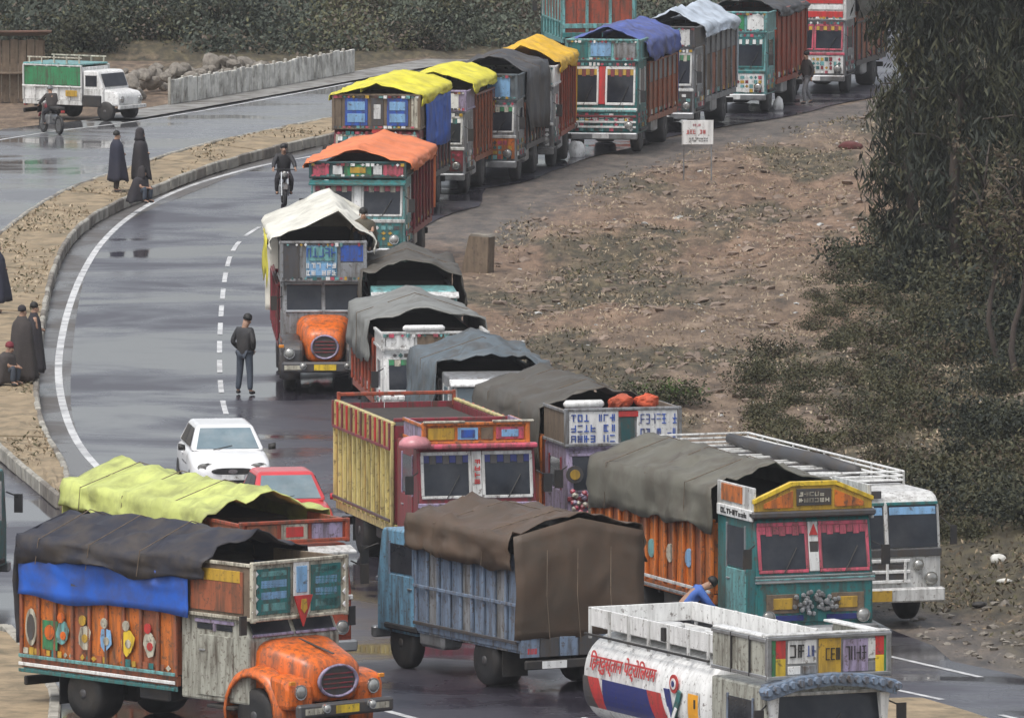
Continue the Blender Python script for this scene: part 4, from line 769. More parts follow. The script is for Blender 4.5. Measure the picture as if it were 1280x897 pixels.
# teal lorry cut by the left edge
r = root_at("truck", "teal vehicle side cut off by the left edge of the picture", "truck", -57, 742, 168, 5.5)
flat_cab(r, 2.1, 1.7, .58, 1.4, 2.4, teal, teal, white, glass); cargo_body(r, 2.1, 1.8, 5.5, .95, 2.2, [(.95, 2.2, teal)], teal_l, 6, [(1.5, red)], tail=teal); running(r, 2.1, 5.5, r=.45)

# ------------------------------------------------------------------ tanker
r = root_at("tanker", "white fuel tanker with blue and red stripe and red lettering, cut by the bottom edge", "tanker", 1034, 1034, 25, 6.9)
W, L = 2.15, 6.9
flat_cab(r, W, 2.0, .6, 1.42, 2.25, ivory, offw, gblue, glass, wins=1, frame=offw)
fv = MB()
for k in range(17):
    u = -1 + 2 * k / 16; x = u * (W / 2 + .06); z = 2.36 - .16 * u * u
    fv.lathe([(-.16, .055), (-.05, .085), (.06, .085), (.1, .06)], (x, -.10, z), 'y', 8)
part("scalloped_visor", fv, gblue, r); part("visor_board", MB().prism([(-1.12, 2.06), (-.6, 2.2), (0, 2.26), (.6, 2.2), (1.12, 2.06), (1.12, 2.3), (.6, 2.42), (0, 2.46), (-.6, 2.42), (-1.12, 2.3)], -.2, .1, 'y'), gblue, r, bev=.02)
for s in (-1, 1): part("corner_drape", MB().prism([(s * .88, 2.1), (s * 1.05, 2.1), (s * .99, 1.5), (s * .92, 1.5)], -.08, -.03, 'y'), white, r)
H0, H1 = 2.38, 3.02
crown(r, W, -.02, 1.9, H0, H1, steel, [(.02, .07, .04, .96, green), (.07, .15, .5, .94, red), (.07, .15, .06, .5, yellow), (.17, .40, .36, .94, offw), (.17, .27, .1, .3, white), (.29, .40, .1, .3, grey), (.42, .60, .06, 1.0, gold), (.62, .82, .1, .9, lilac), (.82, .88, .4, .9, offw), (.82, .88, .1, .34, grey), (.88, .95, .48, .94, red), (.88, .95, .06, .48, yellow), (.95, .99, .04, .96, green)], side=ivory)
t_z = H0 + .26
scrawl(r, "crown_lettering", -.70, -.42, H0 + .28, H0 + .58, -.052, black, 2, 1, seed=41); scrawl(r, "crown_lettering", -.40, -.23, H0 + .30, H0 + .55, -.052, blue, 2, 1, seed=42)
scrawl(r, "crown_lettering", -.16, .20, H0 + .22, H0 + .50, -.052, black, 4, 1, seed=43); scrawl(r, "crown_lettering", .28, .66, H0 + .2, H0 + .52, -.052, black, 4, 1, seed=44)
for s in (-1, 1):
    for y in (.55, 1.2): B("crown_divider", r, (s * (W / 2 + .015), y, (H0 + H1) / 2), (.03, .035, H1 - H0), black, .004)
    B("crown_edge", r, (s * (W / 2 - .1), .95, H1 + .02), (.2, 1.9, .035), white, .008)
B("crown_edge", r, (0, .06, H1 + .045), (W, .2, .03), offw, .008)
TZ, TR, TX, Y0, Y1 = 1.72, .80, 1.06, 2.2, 6.75
def tank_ring(y, f):
    return [(TX * f * math.copysign(abs(math.cos(a))**.72, math.cos(a)), y, TZ + TR * f * math.copysign(abs(math.sin(a))**.8, math.sin(a))) for a in np.linspace(0, 2 * math.pi, 41)[:-1]]
part("tank", MB().loft([tank_ring(Y0 - .06, .72), tank_ring(Y0 - .02, .93), tank_ring(Y0 + .06, 1), tank_ring((Y0 + Y1) / 2, 1), tank_ring(Y1 - .1, 1), tank_ring(Y1, .93), tank_ring(Y1 + .05, .72)]), white, r, smooth=True)
def tank_patch(name, ya, yb, za, zb, mat, out=.006, slant=0):
    """a painted area that follows the curve of the tank's near side"""
    rows = []
    for z in np.linspace(za, zb, 7):
        s = max(-1, min(1, (z - TZ) / TR)); ct = (1 - abs(s)**(2 / .8)); x = -TX * max(0, ct)**(.72 / 2) - out; t = (z - za) / (zb - za)
        rows.append([(x, ya + slant * t, z), (x, yb + slant * t, z)])
    return part(name, MB().grid(rows), mat, r, solid=.004, fix=False)
tank_patch("grey_stripe", 6.15, 6.68, 1.28, 1.78, dgrey); tank_patch("red_stripe", 5.85, 6.25, 1.28, 1.78, red, .008, .25); tank_patch("blue_stripe", 3.95, 5.95, 1.28, 1.78, navy, .010)
tank_patch("red_stripe", 3.55, 4.05, 1.28, 1.78, red, .012, .25); tank_patch("grey_stripe", 3.1, 3.6, 1.28, 1.45, dgrey, .014)
tank_patch("hazard_sign", 2.38, 2.82, 1.36, 1.92, offw, .016); tank_patch("hazard_sign", 2.42, 2.78, 1.40, 1.88, M("hazard orange", (.85, .38, .02), .4, .1, 3, 0, 0, .1), .020)
tank_patch("hazard_mark", 2.50, 2.56, 1.66, 1.80, black, .026)
def lettering(name, body, size, mat, parent, loc, rot, ext=.004):
    c = bpy.data.curves.new(name, 'FONT'); c.body = body; c.size = size; c.extrude = ext; c.align_x = 'CENTER'; c.align_y = 'CENTER'; c.resolution_u = 3; c.offset = .006
    o = bpy.data.objects.new(name, c); col.objects.link(o); bpy.context.view_layer.update()
    me = bpy.data.meshes.new_from_object(o.evaluated_get(bpy.context.evaluated_depsgraph_get())); bpy.data.objects.remove(o); me.materials.clear(); me.materials.append(mat)
    q = link(bpy.data.objects.new(name, me), parent); q.location = loc; q.rotation_euler = rot; return q
lettering("tank_lettering", "\u093f\u0939\u0928\u094d\u0926\u0941\u0938\u094d\u0924\u093e\u0928 \u092a\u0947\u091f\u094d\u0930\u094b\u093f\u0932\u092f\u092e", .30, red, r, (-TX - .004, 5.2, 2.03), (R(90) - .20, 0, R(-90)))
# emblem: a ring over a dark tick of two strokes
eo = part("emblem", MB().lathe([(-.01, .15), (.01, .15)], (0, 0, 0), 'x', 18), red, r, (-TX - .02, 3.28, 1.98)); part("emblem_eye", MB().lathe([(-.008, .09), (.008, .09)], (-.012, 0, 0), 'x', 16), white, eo)
part("emblem_eye", MB().lathe([(-.008, .05), (.008, .05)], (-.02, 0, 0), 'x', 14), navy, eo)
for q in ([(3.62, 1.88), (3.46, 1.88), (3.30, 1.46), (3.38, 1.40)], [(2.98, 1.86), (3.10, 1.90), (3.32, 1.50), (3.24, 1.40)]): part("emblem_stroke", MB().prism(q, -TX - .045, -TX - .012, 'x'), [navy, teal][q[0][0] < 3.3], r)
for q in ([(3.50, 1.60), (3.44, 1.60), (3.32, 1.40), (3.38, 1.36)], [(3.10, 1.60), (3.18, 1.62), (3.30, 1.44), (3.24, 1.38)]): part("emblem_stroke", MB().prism(q, -TX - .06, -TX - .047, 'x'), white, r)
# railing round the tank top
for s in (-1, 1):
    B("rail_board", r, (s * .92, (Y0 + Y1) / 2, 2.72), (.035, Y1 - Y0, .30), white, .008)
    B("rail_board", r, (s * .99, (Y0 + Y1) / 2, 2.44), (.04, Y1 - Y0, .035), black, .006)
    for k in range(7): B("rail_post", r, (s * .95, Y0 + .1 + (Y1 - Y0 - .2) / 6 * k, 2.62), (.05, .05, .5), offw, .008)
B("rail_board", r, (0, Y1 - .02, 2.72), (1.84, .035, .30), white, .008); B("tank_walkway", r, (0, (Y0 + Y1) / 2, 2.53), (1.5, Y1 - Y0 - .3, .03), offw, .006)
for y in (3.2, 4.4, 5.7): part("hatch", MB().lathe([(0, .26), (.1, .26), (.13, .22), (.14, .02)], (0, y, 2.54), 'z', 18), offw, r, smooth=False)
B("tank_box", r, (-.93, 3.9, 2.7), (.12, .12, .22), black, .01)
for s in (-1, 1): B("side_beam", r, (s * 1.03, 4.5, 1.02), (.09, 4.5, .12), white, .015)
running(r, W, L)

# ------------------------------------------------------------------ bus
r = root_at("bus", "white bus with a long roof rack, behind the teal lorry at the right end", "bus", 1108, 784, 19, 10.2, group=GQ)
W, L = 2.15, 10.2; w = W
part("body", MB().prism([(0, .62), (0, 1.45), (.10, 2.2), (.22, 2.36), (.45, 2.44), (L, 2.44), (L, .62)], -w / 2, w / 2, 'x'), offw, r, bev=.07)
for s in (-1, 1):
    B("windscreen", r, (s * .52, .032, 1.84), (.94, .02, .78), glass, .004, (-.13, 0, 0)); B("windscreen_frame", r, (s * .52, .085, 2.25), (1.02, .04, .06), teal, .01, (-.13, 0, 0))
    B("sun_strip", r, (s * .52, .062, 2.12), (.9, .02, .14), skyb, .004, (-.13, 0, 0))
B("centre_pillar", r, (0, .03, 1.84), (.07, .04, .86), offw, .01, (-.13, 0, 0)); B("front_trim", r, (0, -.02, 1.36), (w - .02, .04, .14), dgrey, .02)
for z in (1.22, 1.02, .84): B("grille_bar", r, (-.2, -.03, z), (1.3, .04, .06), white, .01)
for z in (1.12, .93): B("grille_slot", r, (-.2, -.014, z), (1.2, .03, .1), dgrey, .006)
for x in (-.75, -.4, 0, .35): B("grille_bar", r, (x, -.04, 1.02), (.05, .04, .4), white, .008)
headlights(r, (-.92, .85), -.03, .88, .1); headlights(r, (.6,), -.03, 1.14, .08)
B("front_bumper", r, (0, -.12, .60), (W, .18, .26), offw, .03); B("number_plate", r, (-.25, -.22, .6), (.55, .015, .2), gold, 0)
B("route_board", r, (-.35, .16, 2.42), (.6, .05, .14), dgrey, .01)
for s in (-1, 1):
    for k in range(8): B("window", r, (s * (w / 2 + .003), 1.3 + k * 1.05, 1.95), (.02, .95, .65), glass, .004)
    for k in range(9): B("window_frame", r, (s * (w / 2 + .008), .8 + k * 1.05, 1.95), (.03, .07, .72), offw, .006)
    B("side_stripe", r, (s * (w / 2 + .006), L / 2 + .2, 1.3), (.02, L - .7, .16), blue, .004)
    part("mirror", MB().box(s * (w / 2 + .18) - .06, s * (w / 2 + .18) + .06, -.15, -.11, 1.5, 1.85).tube([(s * w / 2, .1, 2.0), (s * (w / 2 + .18), -.12, 1.8)], .014, 5), under, r)
    for z in (2.52, 2.60, 2.68): part("rack_rail", MB().tube([(s * .98, 1.7, z), (s * .98, L - .2, z)], .022, 6), white, r)
    for k in range(11): B("rack_post", r, (s * .98, 1.7 + k * .83, 2.55), (.035, .035, .26), offw, .006)
for z in (2.52, 2.60, 2.68):
    part("rack_rail", MB().tube([(-.98, 1.7, z), (.98, 1.7, z)], .022, 6), white, r); part("rack_rail", MB().tube([(-.98, L - .2, z), (.98, L - .2, z)], .022, 6), offw, r)
for k in range(20): B("rack_slat", r, (0, 1.8 + k * .42, 2.48), (1.9, .08, .03), offw if k % 3 else dgrey, .006)
part("rolled_sheet", MB().tube([(.55, 3.0, 2.58), (.6, 5, 2.6), (.5, 7.5, 2.58), (.55, 9.8, 2.6)], [.1, .13, .14, .1], 9), t_char, r, smooth=True)
running(r, W, L, 1.3, 3.0, .48)

# ------------------------------------------------------------------ pickup with green sheet
r = root_at("pickup_truck", "small white pickup lorry with green side sheet parked by the far stone wall", "truck", 163, 151, 58, 4.0)
W = 1.75; r.scale = (.86, .86, .86)
cargo_body(r, W, 1.55, 4.1, .72, 1.95, [(.72, 1.22, white), (1.24, 1.95, [green, green])], offw, 5, [(1.22, white)], tail=white)
for s in (-1, 1): B("green_sheet", r, (s * (W / 2 + .075), 2.62, 1.60), (.02, 2.1, .66), green, .006)
B("roof_sheet", r, (0, 2.85, 2.03), (W + .05, 2.55, .06), teal_l, .02)
part("cab", MB().prism([(.62, .6), (.62, 1.18), (.85, 1.75), (.95, 1.82), (1.5, 1.82), (1.5, .6)], -W / 2 + .03, W / 2 - .03, 'x'), white, r, bev=.04)
part("bonnet", MB().prism([(0, .55), (0, .92), (.1, 1.06), (.66, 1.16), (.66, .55)], -W / 2 + .1, W / 2 - .1, 'x'), white, r, bev=.07)
B("windscreen", r, (0, .70, 1.48), (W - .3, .02, .5), glass, .004, (-.38, 0, 0))
for s in (-1, 1): B("window", r, (s * (W / 2 - .025), 1.15, 1.45), (.02, .5, .4), glass, .004); B("door", r, (s * (W / 2 - .022), 1.1, .92), (.02, .7, .5), offw, .01)
for s in (-1, 1):
    for k in range(5): B("roof_post", r, (s * .8, 1.7 + k * .55, 2.14), (.05, .05, .22), cream, .006)
    B("roof_rail", r, (s * .8, 2.8, 2.26), (.05, 2.4, .05), cream, .006)
B("yellow_mark", r, (-W / 2 - .085, 1.95, .98), (.02, .5, .22), gold, .005)
headlights(r, (-.6, .6), -.02, .8, .09); B("front_bumper", r, (0, -.08, .52), (W, .1, .14), offw, .02)
chassis(r, W, 4.0, .55, 3.0, .36)
for s in (-1, 1): wheel(r, s * (W / 2 - .13), .55, .36, .22); wheel(r, s * (W / 2 - .15), 3.0, .36, .24)

# ------------------------------------------------------------------ cars
def car(label, px, py, yaw, W, L, pm, H=1.47):
    r = root_at("car", label, "car", px, py, yaw, L)
    def ring(y, hw, zb, zt, e=.35):
        return [(hw * math.copysign(abs(math.cos(a))**e, math.cos(a)), y, (zb + zt) / 2 + (zt - zb) / 2 * math.copysign(abs(math.sin(a))**e, math.sin(a))) for a in np.linspace(0, 2 * math.pi, 33)[:-1]]
    h = W / 2
    part("body", MB().loft([ring(-.02, h * .70, .30, .56), ring(.04, h * .86, .24, .68), ring(.2, h * .96, .20, .76), ring(.6, h, .19, .84), ring(1.05, h, .19, .92), ring(2.0, h, .19, .95), ring(L - .7, h * .99, .19, .95), ring(L - .2, h * .95, .22, .9), ring(L, h * .82, .3, .8)]), pm, r, smooth=True)
    def trap(y0, yr0, yr1, y1, z0, z1, hb, ht):
        return [[(-hb, y0, z0), (hb, y0, z0), (hb, y1, z0), (-hb, y1, z0)], [(-ht, yr0, z1), (ht, yr0, z1), (ht, yr1, z1), (-ht, yr1, z1)]]
    hb, ht = h * .93, h * .70
    part("cabin", MB().loft(trap(1.0, 1.72, L - .85, L - .35, .90, H, hb, ht)), pm, r, bev=.07)
    def lerp(a, b, t): return [a[i] + (b[i] - a[i]) * t for i in range(3)]
    def pane(name, a, b, c, d, out):
        n = (Vector(b) - Vector(a)).cross(Vector(d) - Vector(a)).normalized(); n = n if n.dot(Vector(out)) > 0 else -n
        v = [Vector(p) + n * .006 for p in (a, b, c, d)]; v2 = [p + n * .008 for p in v]
        return part(name, MB().loft([v, v2]), glass_p if name == "windscreen" else glass, r)
    A, Bq, C, D = (-hb, 1.0, .9), (hb, 1.0, .9), (ht, 1.72, H), (-ht, 1.72, H)
    ins = lambda A, Bq, C, D, u0, u1, v0, v1: [lerp(lerp(A, Bq, u), lerp(D, C, u), v) for u, v in ((u0, v0), (u1, v0), (u1, v1), (u0, v1))]
    pane("windscreen", *ins(A, Bq, C, D, .07, .93, .08, .86), (0, -1, .5)); pane("rear_window", *ins((-hb, L - .35, .9), (hb, L - .35, .9), (ht, L - .85, H), (-ht, L - .85, H), .1, .9, .15, .85), (0, 1, .5))
    for s in (-1, 1):
        q = ((s * hb, 1.0, .9), (s * hb, L - .35, .9), (s * ht, L - .85, H), (s * ht, 1.72, H))
        pane("side_window", *ins(*q, .10, .47, .12, .84), (s, 0, .3)); pane("side_window", *ins(*q, .50, .86, .12, .84), (s, 0, .3))
        part("mirror", MB().loft([[(s * (h + .02) + .02 * s, 1.25 + .09 * math.cos(a), .96 + .06 * math.sin(a)) for a in np.linspace(0, 6.28, 9)[:-1]], [(s * (h + .18), 1.22 + .08 * math.cos(a), .98 + .07 * math.sin(a)) for a in np.linspace(0, 6.28, 9)[:-1]]]), black if pm is carwhite else pm, r, smooth=True)
        o = part("headlight", MB().loft([[(s * (h * .66 + .17 * math.cos(a) * f), .06 + .12 * (1 if s * math.cos(a) > 0 else .2) * abs(math.cos(a)) - .03 * (1 - f), .66 + .085 * math.sin(a) * f) for a in np.linspace(0, 6.28, 15)[:-1]] for f in (1.05, .9, .3)]), lamp, r, smooth=True); o.location = (0, -.035, 0)
        B("door_line", r, (s * h * 1.0, 1.9, .62), (.012, .9, .02), dgrey, .002); B("handle", r, (s * (h + .01), 2.25, .78), (.03, .16, .03), pm, .006); B("fog_lamp", r, (s * h * .62, -.02, .38), (.16, .05, .09), dgrey, .02)
        for y in (.78, L - .75): wheel(r, s * (h - .09), y, .295, .18)
    gr = MB().loft([[(.44 * math.copysign(abs(math.cos(a))**.6, math.cos(a)) * f, -.03 - .02 * (f < 1), .58 + .07 * math.sin(a) * f) for a in np.linspace(0, 6.28, 21)[:-1]] for f in (1, .85, .1)])
    part("grille", gr, black, r); part("emblem", MB().lathe([(-.01, .06), (.01, .06)], (0, 0, 0), 'y', 14), chrome, r, (0, -.065, .58)).scale = (1.6, 1, .8)
    part("lower_intake", MB().box(-.5, .5, -.03, .03, .29, .40), black, r, bev=.02); B("number_plate", r, (0, -.045, .46), (.46, .015, .11), white, 0)
    part("wiper", MB().tube([(-.3, 1.0, .93), (.1, 1.12, 1.0)], .01, 4), black, r)
    return r
car("white hatchback driving on the wet road behind the lime sheeted lorry", 291, 624, 7, 1.64, 4.1, carwhite, 1.38)
rc = car("red car half hidden between the white hatchback and the cream ribbed lorry", 372, 690, 9, 1.56, 3.6, carred, 1.42)

# ------------------------------------------------------------------ people
def skin_mesh(name, joints, edges, mat, parent, root=0, sub=1):
    me = bpy.data.meshes.new(name); me.from_pydata([j[0] for j in joints], edges, []); me.materials.append(mat)
    o = link(bpy.data.objects.new(name, me), parent); md = o.modifiers.new("skin", 'SKIN'); md.use_smooth_shade = True
    for v, j in zip(me.skin_vertices[0].data, joints):
        r = j[1]; v.radius = r if isinstance(r, tuple) else (r, r); v.use_root = False
    me.skin_vertices[0].data[root].use_root = True
    s = o.modifiers.new("round", 'SUBSURF'); s.levels = s.render_levels = sub
    return o
def person(label, loc, yaw, top=jacket, legs=denim, J=None, cloak=None, h=1.72, group=None, cap=None, cl_bottom=.45, cl_w=1.0, hood=False, shoes=black, scarf=None):
    r = thing("person", label, "person", loc, yaw, group); k = h / 1.72; r.scale = (k, k, k)
    D = dict(pelvis=(0, 0, .93), chest=(0, .01, 1.24), neck0=(0, .01, 1.44), head0=(0, -.02, 1.55), head1=(0, -.01, 1.65),
             shL=(.17, .01, 1.40), elL=(.25, .05, 1.13), wrL=(.20, -.10, .95), shR=(-.17, .01, 1.40), elR=(-.25, .05, 1.13), wrR=(-.20, -.10, .95),
             hipL=(.09, 0, .88), knL=(.11, -.02, .48), anL=(.12, .03, .09), toL=(.14, -.12, .045), hipR=(-.09, 0, .88), knR=(-.11, -.02, .48), anR=(-.12, .03, .09), toR=(-.14, -.12, .045))
    if J: D.update(J)
    V = {a: Vector(b) for a, b in D.items()}; hd = (V['head1'] - V['head0']).normalized(); fwd = Vector((0, -1, 0)) if abs(hd.y) < .8 else Vector((0, 0, 1))
    if J and 'face' in J: fwd = Vector(J['face']).normalized()
    jo, ed, ix = [], [], {}
    def add(n, p, rad, prev=None):
        ix[n] = len(jo); jo.append((tuple(p), rad))
        if prev: ed.append((ix[prev], ix[n]))
    add('pelvis', V['pelvis'], (.13, .10)); add('chest', V['chest'], (.15, .10), 'pelvis'); add('neck0', V['neck0'], .06, 'chest'); add('head0', V['head0'], (.07, .08), 'neck0'); add('head1', V['head1'], (.075, .09), 'head0')
    add('nose', V['head0'] + fwd * .105 + hd * .02, .013, 'head0')
    for s in 'LR':
        add('sh' + s, V['sh' + s], .055, 'chest'); add('el' + s, V['el' + s], .042, 'sh' + s); add('wr' + s, V['wr' + s], .026, 'el' + s)
        d = (V['wr' + s] - V['el' + s]).normalized(); sd = d.cross(Vector((0, 0, 1))); sd = sd.normalized() if sd.length > .1 else Vector((1, 0, 0)); dn = d.cross(sd).normalized()
        add('pa' + s, V['wr' + s] + d * .07, (.034, .016), 'wr' + s)
        for f, (o_, l) in enumerate(((-.026, .062), (-.009, .074), (.009, .070), (.026, .055))):
            add('f%d%s' % (f, s), V['wr' + s] + d * .10 + sd * o_, .0085, 'pa' + s); add('g%d%s' % (f, s), V['wr' + s] + d * (.10 + l * .6) + sd * o_ + dn * .025, .0075, 'f%d%s' % (f, s))
        add('th' + s, V['wr' + s] + d * .05 + sd * .045, .010, 'pa' + s); add('ti' + s, V['wr' + s] + d * .085 + sd * .055 + dn * .01, .0085, 'th' + s)
        add('hip' + s, V['hip' + s], .085, 'pelvis'); add('kn' + s, V['kn' + s], .058, 'hip' + s); add('an' + s, V['an' + s], .038, 'kn' + s); add('to' + s, V['to' + s], (.04, .03), 'an' + s)
    skin_mesh("body", jo, ed, skin, r)
    hc = V['head1'] + hd * .035 - fwd * .012
    hm = part("hair" if not cap else "cap", MB().lathe([(-.06, .094), (-.02, .101), (.03, .090), (.065, .055), (.08, .01)], (0, 0, 0), 'z', 14), cap or hair, r, hc, smooth=True); hm.rotation_euler = hd.to_track_quat('Z', 'Y').to_euler()
    sx = fwd.cross(hd).normalized()
    for s in (-1, 1):
        part("eye", MB().lathe([(-.009, .004), (0, .011), (.009, .004)], (0, 0, 0), 'z', 8), hair, r, V['head0'] + hd * .055 + fwd * .088 + sx * .032 * s)
        part("ear", MB().lathe([(-.028, .004), (0, .018), (.028, .004)], (0, 0, 0), 'z', 8), skin, r, V['head0'] + hd * .04 + sx * .083 * s)
    def seg(name, names, rads, mat, edges, sub=1): return skin_mesh(name, [(tuple(V[n]), q) for n, q in zip(names, rads)], edges, mat, r, 0, sub)
    seg("trousers", ['pelvis', 'hipL', 'knL', 'anL', 'hipR', 'knR', 'anR'], [(.13, .105), .10, .078, .062, .10, .078, .062], legs, [(0, 1), (1, 2), (2, 3), (0, 4), (4, 5), (5, 6)])
    for s in 'LR': skin_mesh("shoe", [(tuple(V['an' + s] + Vector((0, .03, -.03))), .05), (tuple(V['to' + s]), (.05, .04))], [(0, 1)], shoes, r)
    if not cloak:
        V['hem'] = V['pelvis'] + Vector((0, 0, -.15)) if V['pelvis'].z > .6 else V['pelvis'] * 1
        seg("jacket", ['hem', 'chest', 'neck0', 'shL', 'elL', 'wrL', 'shR', 'elR', 'wrR'], [(.195, .16), (.18, .135), .075, .082, .064, .048, .082, .064, .048], top, [(0, 1), (1, 2), (1, 3), (3, 4), (4, 5), (1, 6), (6, 7), (7, 8)])
    else:
        m = MB(); rings = []; top_c = V['neck0'] + Vector((0, 0, .06)); sg = int(abs(loc[0] * 13) + abs(loc[1] * 7))
        prof = [(0, .075, .085), (.05, .13, .11), (.09, .21, .145), (.16, .255, .175), (.35, .27, .20), (.55, .285, .225), (.75, .30, .245), (.9, .315, .26), (1.0, .32, .265)]
        zb = cl_bottom
        for t, rx, ry in prof:
            z = top_c.z + (zb - top_c.z) * t; c = top_c.lerp(Vector((V['pelvis'].x, V['pelvis'].y, zb)), t); ring = []
            for q in range(28):
                a = 2 * math.pi * q / 28; f = 1 + (.13 * math.sin(a * 5 + sg + 2 * t) + .08 * math.sin(a * 11 + sg * 2 - 3 * t)) * t; ring.append((c.x + rx * cl_w * f * math.cos(a), c.y + ry * cl_w * f * math.sin(a) - .03 * t, z + .03 * math.sin(a * 3 + sg) * t))
            rings.append(ring)
        part("cloak", m.loft(rings, False), cloak, r, smooth=True, solid=.02, fix=False)
        if hood:
            rg = []
            for q, (z, rr) in enumerate(((-.22, .15), (-.12, .125), (0, .115), (.08, .10), (.125, .06), (.14, .01))):
                rg.append([tuple(V['head1'] + Vector((rr * math.cos(a), rr * 1.08 * math.sin(a) + .03, z))) for a in np.linspace(R(-60), R(240), 20)])
            part("shawl_hood", MB().grid(rg), cloak, r, smooth=True, solid=.015, fix=False)
    return r
MEDZ = .27
GM = "people on the median"
pocket = dict(elL=(.27, .08, 1.14), wrL=(.17, -.08, .97), elR=(-.27, .08, 1.14), wrR=(-.17, -.08, .97), hipL=(.1, 0, .88), knL=(.13, -.01, .48), anL=(.16, .02, .09), toL=(.2, -.11, .045), hipR=(-.1, 0, .88), knR=(-.13, 0, .48), anR=(-.16, .04, .09), toR=(-.2, -.09, .045), head0=(-.03, -.04, 1.55), head1=(-.05, -.05, 1.65))
person("man in black jacket with hands in pockets standing alone on the wet road", G(306, 493), 150, jacket, denim, pocket, h=1.80)
fold = dict(wrL=(.05, -.15, 1.12), wrR=(-.05, -.16, 1.1), elL=(.2, -.03, 1.14), elR=(-.2, -.03, 1.14))
person("left one of two cloaked people standing side by side on the median, bare headed", G(146, 241, MEDZ), 100, cloak=wool_n, legs=wool_b, J=fold, h=1.72, cl_bottom=.34)
person("right one of two cloaked people standing side by side, head wrapped in a shawl", G(176, 240, MEDZ), 80, cloak=wool_d, legs=wool_b, J=fold, h=1.74, cl_bottom=.36, hood=True)
sit = dict(pelvis=(0, .05, .22), chest=(0, -.04, .52), neck0=(0, -.10, .70), head0=(0, -.16, .80), head1=(0, -.17, .90), shL=(.17, -.08, .66), shR=(-.17, -.08, .66), elL=(.22, -.22, .46), elR=(-.22, -.22, .46), wrL=(.06, -.36, .44), wrR=(-.06, -.36, .44),
           hipL=(.1, .02, .2), hipR=(-.1, .02, .2), knL=(.16, -.32, .46), knR=(-.16, -.32, .46), anL=(.13, -.28, .09), anR=(-.13, -.28, .09), toL=(.14, -.43, .05), toR=(-.14, -.43, .05))
person("person squatting in a charcoal cloak at the feet of the two cloaked people", G(173, 254, MEDZ), 60, cloak=wool_d, J=sit, cl_bottom=.04, cl_w=1.05, hood=True)
person("navy cloaked person cut by the left edge, standing on the median", G(-4, 392, MEDZ), 90, cloak=wool_n, legs=wool_b, J=fold, h=1.74, cl_bottom=.30, cl_w=1.1)
person("person in dark brown cloak standing on the median kerb side beside a seated one", G(28, 478, MEDZ), 120, cloak=wool_b, legs=wool_d, J=fold, h=1.72, cl_bottom=.08, cl_w=1.12, cap=wool_d)
person("person in black cloak standing behind the brown cloaked one on the median", G(43, 470, MEDZ), 100, cloak=wool_d, legs=wool_d, J=fold, h=1.66, cl_bottom=.12, cl_w=.85)
person("seated person with dark red cap at the left edge beside the cloaked pair", G(4, 482, MEDZ), 70, cloak=wool_b, J=sit, cl_bottom=.05, cl_w=1.1, cap=maroonwool)
bend = dict(pelvis=(0, .12, .86), chest=(0, -.14, 1.08), neck0=(0, -.28, 1.18), head0=(0, -.38, 1.22), head1=(0, -.46, 1.27), shL=(.17, -.22, 1.14), shR=(-.17, -.22, 1.14), elL=(.24, -.36, .92), elR=(-.24, -.36, .92), wrL=(.14, -.5, .80), wrR=(-.14, -.5, .80), hipL=(.09, .1, .84), hipR=(-.09, .1, .84), face=(0, -.8, -.5))
person("man in blue shirt stooping beside the orange slatted side of the teal fronted lorry", G(858, 818), 100, bluesh, wool_d, bend, h=1.75)
walk = dict(hipL=(.09, 0, .88), knL=(.1, -.16, .50), anL=(.1, -.12, .10), toL=(.1, -.28, .07), knR=(-.1, .06, .48), anR=(-.1, .26, .13), toR=(-.1, .14, .05), elL=(.23, .12, 1.14), wrL=(.23, .06, .90), elR=(-.23, -.02, 1.13), wrR=(-.22, -.18, .95))
person("person in grey trousers walking on the shoulder beside the far lorries", G(1008, 131), -60, wool_b, M("pale grey trousers", (.24, .24, .25), .8, .2, 5, .3), walk, h=1.7)
pk = dict(sit); p9 = G(406, 492)
a9 = R(2.6); q9 = p9 + Vector((.75 * math.cos(a9) + 3.0 * math.sin(a9), 3.0 * math.cos(a9), 0))
person("person in drab cloak sitting under the front of the white tarpaulin", (q9.x - .05, q9.y + .15, 3.0), 0, cloak=M("drab wool", (.10, .09, .065), .9, .3, 5, .3), J=sit, cl_bottom=.05, h=1.72)

